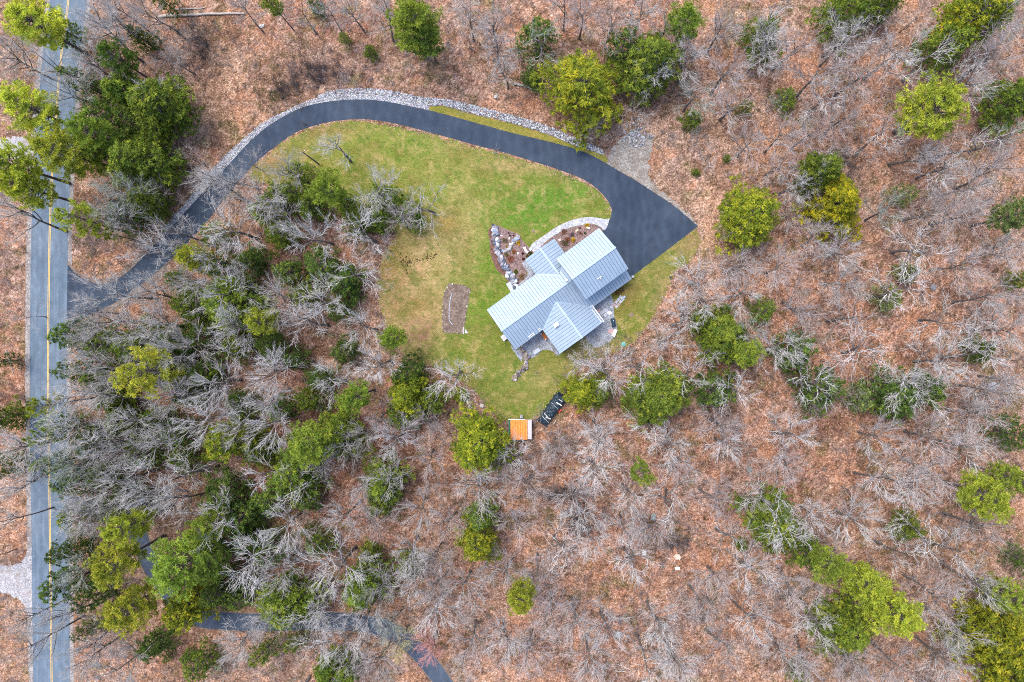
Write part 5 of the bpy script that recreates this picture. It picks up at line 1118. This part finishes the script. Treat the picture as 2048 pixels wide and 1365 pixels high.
# ------------------------------------------------------------------ labels for trees, each from its nearest landmark
LAND = [('orange-roofed shed', 1041, 860), ('tarp-covered woodpile', 1104, 820), ('metal-roofed house', 1110, 600), ('bare soil bed', 910, 618), ('utility pole', 620, 322), ('gravel patch', 1265, 300), ('driveway corner', 1396, 453), ('driveway mouth', 150, 600),
        ('lower driveway bend', 810, 1280), ('white gravel turnout', 30, 1160), ('long fallen trunk', 405, 31), ('largest olive hemlock', 1166, 176), ('big lone bright pine', 1878, 215), ('mustard yellow hemlock', 1675, 408), ('round golden hemlock', 1500, 432), ('cream broken boulder', 1356, 1113),
        ('huge corner hemlock', 1990, 1275), ('big open yellow pine', 288, 752), ('fresh green pine', 608, 888), ('broad pale pine', 352, 1140), ('golden olive hemlock', 460, 880), ('bright compact pine', 710, 794), ('lone narrow pine', 1042, 1205), ('upright golden hemlock', 955, 1082), ('sparse lone pine', 1284, 946),
        ('large top pine', 822, 38), ('bright rounded pine', 1376, 35), ('right edge yellow pine', 1985, 1000), ('biggest row pine', 1800, 1240), ('wide patio hemlock', 1312, 790), ('pale young pine', 1718, 797), ('grey-green boulder', 1498, 940), ('dark mid-wood hemlock', 468, 612), ('light lawn pine', 780, 676), ('bright lawn-top pine', 655, 376), ('broad clearing hemlock', 322, 218), ('two brown logs', 348, 320), ('patchy road pine', 150, 440), ('dark driveway hemlock', 580, 1205), ('red-budded maple', 855, 1310), ('fan-covered hemlock', 1545, 1045), ('broad right hemlock', 1450, 672), ('faint young evergreen', 1778, 596), ('lone evergreen bush', 1572, 200)]
ORD = ['nearest', 'second', 'third', 'fourth', 'fifth', 'sixth', 'seventh', 'eighth', 'ninth', 'tenth', 'eleventh', 'twelfth']
GRP = {'P': ('tree', 'pines of the woods'), 'O': ('tree', 'pines of the woods'), 'H': ('tree', 'hemlocks of the woods'), 'D': ('tree', 'hemlocks of the woods'), 'S': ('bush', 'evergreen bushes in the leaves'), 'B': ('tree', 'bare trees of the woods'), 's': ('sapling', 'bare saplings between the trees')}
buckets = {}
for rec in TREES:
    t, px, py, k, lab = rec
    cat, grp = GRP[k]; t['category'] = cat; t['group'] = grp
    if lab and (k in 'POHDS' or 'budded' in lab and ' by ' in lab or 'beside the lower' in lab or 'over the lower' in lab):
        t['label'] = lab; continue
    dist = [(math.hypot(px - a, py - b), n, a, b) for n, a, b in LAND]
    dist = [d_ for d_ in dist if d_[0] > 12]
    d_, n, a, b = min(dist)
    dx, dy = px - a, py - b
    side = ('right of' if dx > 0 else 'left of') if abs(dx) > abs(dy) else ('below' if dy > 0 else 'above')
    kk = {'D': 'dark understorey hemlock', 'S': 'low evergreen bush', 's': 'thin bare sapling', 'B': 'bare tree'}[k]
    buckets.setdefault((kk, n, side), []).append((d_, t, lab))
for (kk, n, side), L_ in buckets.items():
    L_.sort(key=lambda q: q[0])
    for i, (d_, t, lab) in enumerate(L_):
        o_ = ORD[min(i, 11)]
        look = {'dark understorey hemlock': 'dark green understorey hemlock', 'low evergreen bush': 'low evergreen bush', 'thin bare sapling': 'thin bare sapling'}.get(kk) or lab + ' bare tree'
        t['label'] = f"{look}, {o_}{' such' if i == 0 else ' such tree' if kk != 'low evergreen bush' else ' such'} {side} the {n}" if kk != 'bare tree' else f"{look}, {o_} bare tree {side} the {n}"

# ------------------------------------------------------------------ garden plants
def shrub(px, py, r, h, col, label, cat='shrub', dens=260, stem=(.2, .14, .1)):
    rr = np.random.default_rng(int(px * 7 + py)); x, y = W(px, py, h * .5)
    t = empty('garden_shrub', (x, y, 0)); tag(t, label, cat)
    n = dens; v = rr.normal(size=(n, 3)); v /= np.linalg.norm(v, axis=1)[:, None]; v[:, 2] = np.abs(v[:, 2])
    c = v * rr.uniform(.4, 1.0, (n, 1)) * np.array((r, r, h)) * (1 + .25 * np.sin(v[:, :1] * 5 + px))
    dd = v + rr.normal(0, .5, (n, 3)); dd /= np.linalg.norm(dd, axis=1)[:, None]
    V, T = blades(c, dd, rr.uniform(.12, .26, n) * min(1, r * 2.2), rr.uniform(.08, .16, n) * min(1, r * 2.2), rr)
    ks = rr.uniform(.6, 1.4, (n, 1)); f = link('foliage', tri_mesh('foliage', V, T, MAT['shrub'], np.repeat(ks, 3, 1)), t); f.color = (*col, 1)
    m = MB()
    for i in range(7):
        a_ = i * .9; m.tube([(0, 0, 0), (math.cos(a_) * r * .4, math.sin(a_) * r * .4, h * .5), (math.cos(a_) * r * .75, math.sin(a_) * r * .75, h * .85)], [.03, .02, .01], 4, False)
    s_ = m.build('stem', MAT['pine_bark'], t)
    return t
for px, py, r, h, col, lab in [
        (1021, 518, .75, .9, (.36, .11, .06), 'round rust-red shrub in the middle of the boulder garden'), (1031.5, 544, .45, .6, (.13, .16, .02), 'green cushion shrub near the lower boulder wall'), (1036.5, 486, .45, .4, (.55, .36, .03), 'yellow flowering clump beside the diagonal boulders'), (1015, 494, .4, .4, (.42, .26, .05), 'orange-yellow clump by the inner boulder row'), (1027.5, 503.5, .4, .5, (.40, .17, .06), 'orange-brown shrub left of the curved bench'),
        (1045.5, 507.5, .26, .35, (.10, .02, .03), 'small dark red plant just below the curved bench'), (1046.3, 518, .28, .35, (.10, .02, .03), 'small dark red plant beside the entry roof corner'), (1061.5, 507, .35, .6, (.08, .1, .015), 'dark green shrub at the entry roof corner'), (1054.5, 512.5, .3, .5, (.13, .11, .03), 'olive shrub between bench and entry roof'), (1043.5, 553.5, .6, .6, (.30, .20, .09), 'tan ornamental grass clump near the gravel curve'), (1013, 510, .4, .5, (.22, .2, .06), 'olive tuft behind the long boulder wall'), (1009, 481, .5, .4, (.26, .22, .12), 'dry olive tuft in the upper boulder garden'),
        (1017.5, 466, .16, .25, (.08, .03, .04), 'tiny dark plant, upper left of the three by the lawn edge'), (1019.5, 471.5, .17, .25, (.06, .03, .03), 'tiny dark plant, lowest of the three by the lawn edge'), (1027, 471, .15, .25, (.09, .03, .05), 'tiny dark plant, right one of three by the lawn edge'),
        (1146, 479.5, .42, .6, (.62, .42, .02), 'bright yellow bush in the bed along the garage'), (1174.5, 451, .42, .5, (.55, .36, .02), 'golden bush at the walkway end of the garage bed'), (1135, 479, .5, .6, (.34, .15, .08), 'rusty brown shrub left of the bright yellow bush'), (1130, 486, .6, .6, (.13, .12, .05), 'dull green shrub at the entry wall of the garage bed'), (1128.5, 463.5, .6, .5, (.27, .14, .10), 'reddish brown shrub close to the walkway curve'), (1160, 456, .17, .3, (.1, .05, .03), 'tiny dark plant in the garage bed'), (1170, 466.5, .25, .35, (.07, .12, .05), 'small green plant close to the garage wall'), (1144, 470, .5, .3, (.24, .17, .2), 'low purple heather patch in the garage bed'), (1161, 467, .35, .4, (.34, .2, .15), 'pinkish shrub right of the purple heather'),
        (1235, 585, .7, .5, (.26, .16, .05), 'rusty dry grass clump below the garage eave'), (1244, 581, .6, .4, (.34, .25, .1), 'straw-coloured grass clump at the garage corner'), (1096, 488, .3, .4, (.2, .14, .03), 'olive shrub squeezed between walkway and entry roof')]:
    shrub(px, py, r, h, np.array(col), lab)
for px, py, s, col, lab in [(1153.5, 461.5, .34, (.72, .58, .38), 'tan round stone in the garage bed'), (1175.5, 456, .42, (.78, .62, .55), 'pinkish white stone under the golden bush'), (1119.5, 481, .35, (.6, .52, .44), 'pale stone at the entry wall in the garage bed'), (1036, 507.5, .26, (.8, .76, .7), 'white stone in the middle of the boulder garden'), (1019, 477, .25, (.8, .78, .78), 'white ring-shaped stone in the upper boulder garden'), (1003.5, 472, .25, (.66, .56, .6), 'pinkish stone in the upper boulder garden'), (1029, 550, .2, (.8, .78, .75), 'white pebble by the green cushion shrub')]:
    tag(stone(px, py, s, np.array(col), None, 'garden_stone'), lab, 'stone')

# ------------------------------------------------------------------ brush and fallen leaves (nobody could count them)
def brush():
    n = 5200; X = rng.uniform(-30, 2080, n); Y = rng.uniform(-30, 1395, n)
    k = ~clear_mask(X, Y); k &= ~((X > 980) & (X < 1330) & (Y > 430) & (Y < 760))
    k &= ~((X > 340) & (X < 1200) & (Y > 140) & (Y < 300) & (rng.random(n) < .8))
    k &= ~((X > 1290) & (X < 1440) & (Y > 320) & (Y < 560) & (rng.random(n) < .85))
    k &= (fbm(X, Y, .011, 8) + .25 * rng.random(n)) > .52
    X, Y = X[k], Y[k]
    thick = [(700, 165, 30, 14, 20), (1210, 720, 60, 30, 60), (1160, 1030, 30, 28, 50), (1345, 1080, 30, 22, 30), (1130, 985, 34, 10, 25), (1570, 1190, 26, 20, 40), (1250, 1250, 22, 14, 24), (1400, 1220, 16, 22, 24), (240, 505, 40, 22, 40), (1690, 320, 26, 26, 40), (1970, 815, 34, 22, 40), (1960, 780, 30, 30, 30), (1100, 860, 40, 30, 50), (950, 1010, 40, 20, 30), (1640, 520, 30, 20, 30)]
    ex = [(rng.normal(a, c), rng.normal(b, d)) for a, b, c, d, m in thick for _ in range(m)]
    X = np.concatenate([X, [e[0] for e in ex]]); Y = np.concatenate([Y, [e[1] for e in ex]])
    nd = len(X)
    dk = [(rng.normal(a, c), rng.normal(b, d)) for a, b, c, d, m in [(570, 182, 26, 26, 60), (640, 148, 32, 16, 90), (400, 92, 24, 24, 70), (1130, 985, 26, 8, 40), (1160, 1030, 24, 22, 60), (1690, 325, 22, 24, 40), (1350, 1082, 18, 12, 30)] for _ in range(m)]
    X = np.concatenate([X, [e[0] for e in dk]]); Y = np.concatenate([Y, [e[1] for e in dk]])
    P0, P1, r0, r1, cc = [], [], [], [], []
    for q_, (px, py) in enumerate(zip(X, Y)):
        x, y = W(px, py); h = rng.uniform(.5, 2.2); ns = int(rng.integers(6, 13)); tone = rng.uniform(.22, .48) if q_ < nd else rng.uniform(.07, .16); warm = rng.uniform(.95, 1.15)
        for _ in range(ns):
            a_ = rng.uniform(0, 6.28); le = rng.uniform(.25, 1.0) * h * .8
            b0 = np.array((x + rng.normal(0, .15), y + rng.normal(0, .15), 0)); t0 = b0 + np.array((math.cos(a_) * le, math.sin(a_) * le, h * rng.uniform(.6, 1)))
            c_ = (tone * warm, tone * .93, tone * .92)
            P0.append(b0); P1.append(t0); r0.append(.022); r1.append(.008); cc.append(c_)
            for _ in range(2):
                f = rng.uniform(.35, .8); m_ = b0 + (t0 - b0) * f; e = m_ + (t0 - b0) * rng.uniform(.25, .5) + rng.normal(0, .22 * h, 3) * np.array((1, 1, .4)); e[2] = max(e[2], .05)
                P0.append(m_); P1.append(e); r0.append(.014); r1.append(.005); cc.append(c_)
    V, T = cones(np.array(P0), np.array(P1), np.array(r0), np.array(r1), 3)
    col = np.tile(np.array(cc), (6, 1))
    tag(link('undergrowth', tri_mesh('undergrowth', V, T, MAT['brush'], col)), 'thin leafless brush and seedlings covering the woodland floor', 'undergrowth', kind='stuff')
brush()

def leaves():
    n = 60000; X = rng.uniform(-20, 2068, n); Y = rng.uniform(-20, 1385, n)
    k = ~clear_mask(X, Y)
    # drifted leaves along the lawn rim as well
    m = 3500; i = rng.integers(len(LAWN_R), size=m); e = LAWN_R[i] + rng.normal(0, 7, (m, 2))
    bad = inside(DRIVE, e[:, 0], e[:, 1]) | inside(VEG, e[:, 0], e[:, 1]); e = e[~bad]
    X = np.concatenate([X[k], e[:, 0]]); Y = np.concatenate([Y[k], e[:, 1]]); n = len(X)
    x = (X - NX) * M; y = (NY - Y) * M; s = rng.uniform(.06, .15, n); a = rng.uniform(0, 6.28, n); tl = rng.normal(0, .35, (n, 2))
    c, s_ = np.cos(a) * s, np.sin(a) * s
    def pt(u, v): return np.stack([x + c * u - s_ * v, y + s_ * u + c * v, .05 + s * (u * tl[:, 0] + v * tl[:, 1]).clip(-.4, .4)], 1)
    V = np.stack([pt(-1, 0), pt(0, -.65), pt(1, 0), pt(0, .65)], 1).reshape(-1, 3)
    o = (np.arange(n) * 4)[:, None]; T = np.concatenate([o + np.array([[0, 1, 2]]), o + np.array([[0, 2, 3]])])
    pal = np.array([lin(198, 154, 126), lin(184, 136, 108), lin(214, 178, 152), lin(150, 108, 88), lin(226, 202, 184)]) * .62 * np.array((1.0, 1.02, 1.05))
    col = pal[rng.choice(5, n, p=[.28, .22, .24, .10, .16])] * rng.uniform(.75, 1.2, (n, 1))
    tag(link('fallen_leaves', tri_mesh('fallen_leaves', V, T, MAT['leafbits'], np.tile(col, (2, 1)))), 'tan and orange fallen leaves strewn over the woodland floor', 'leaves', kind='stuff')
leaves()

cy = scene.cycles
cy.filter_width = 1.0
cy.use_denoising = False
cy.max_bounces = 5; cy.diffuse_bounces = 3; cy.glossy_bounces = 2; cy.transmission_bounces = 2
print('objects', len(bpy.data.objects))
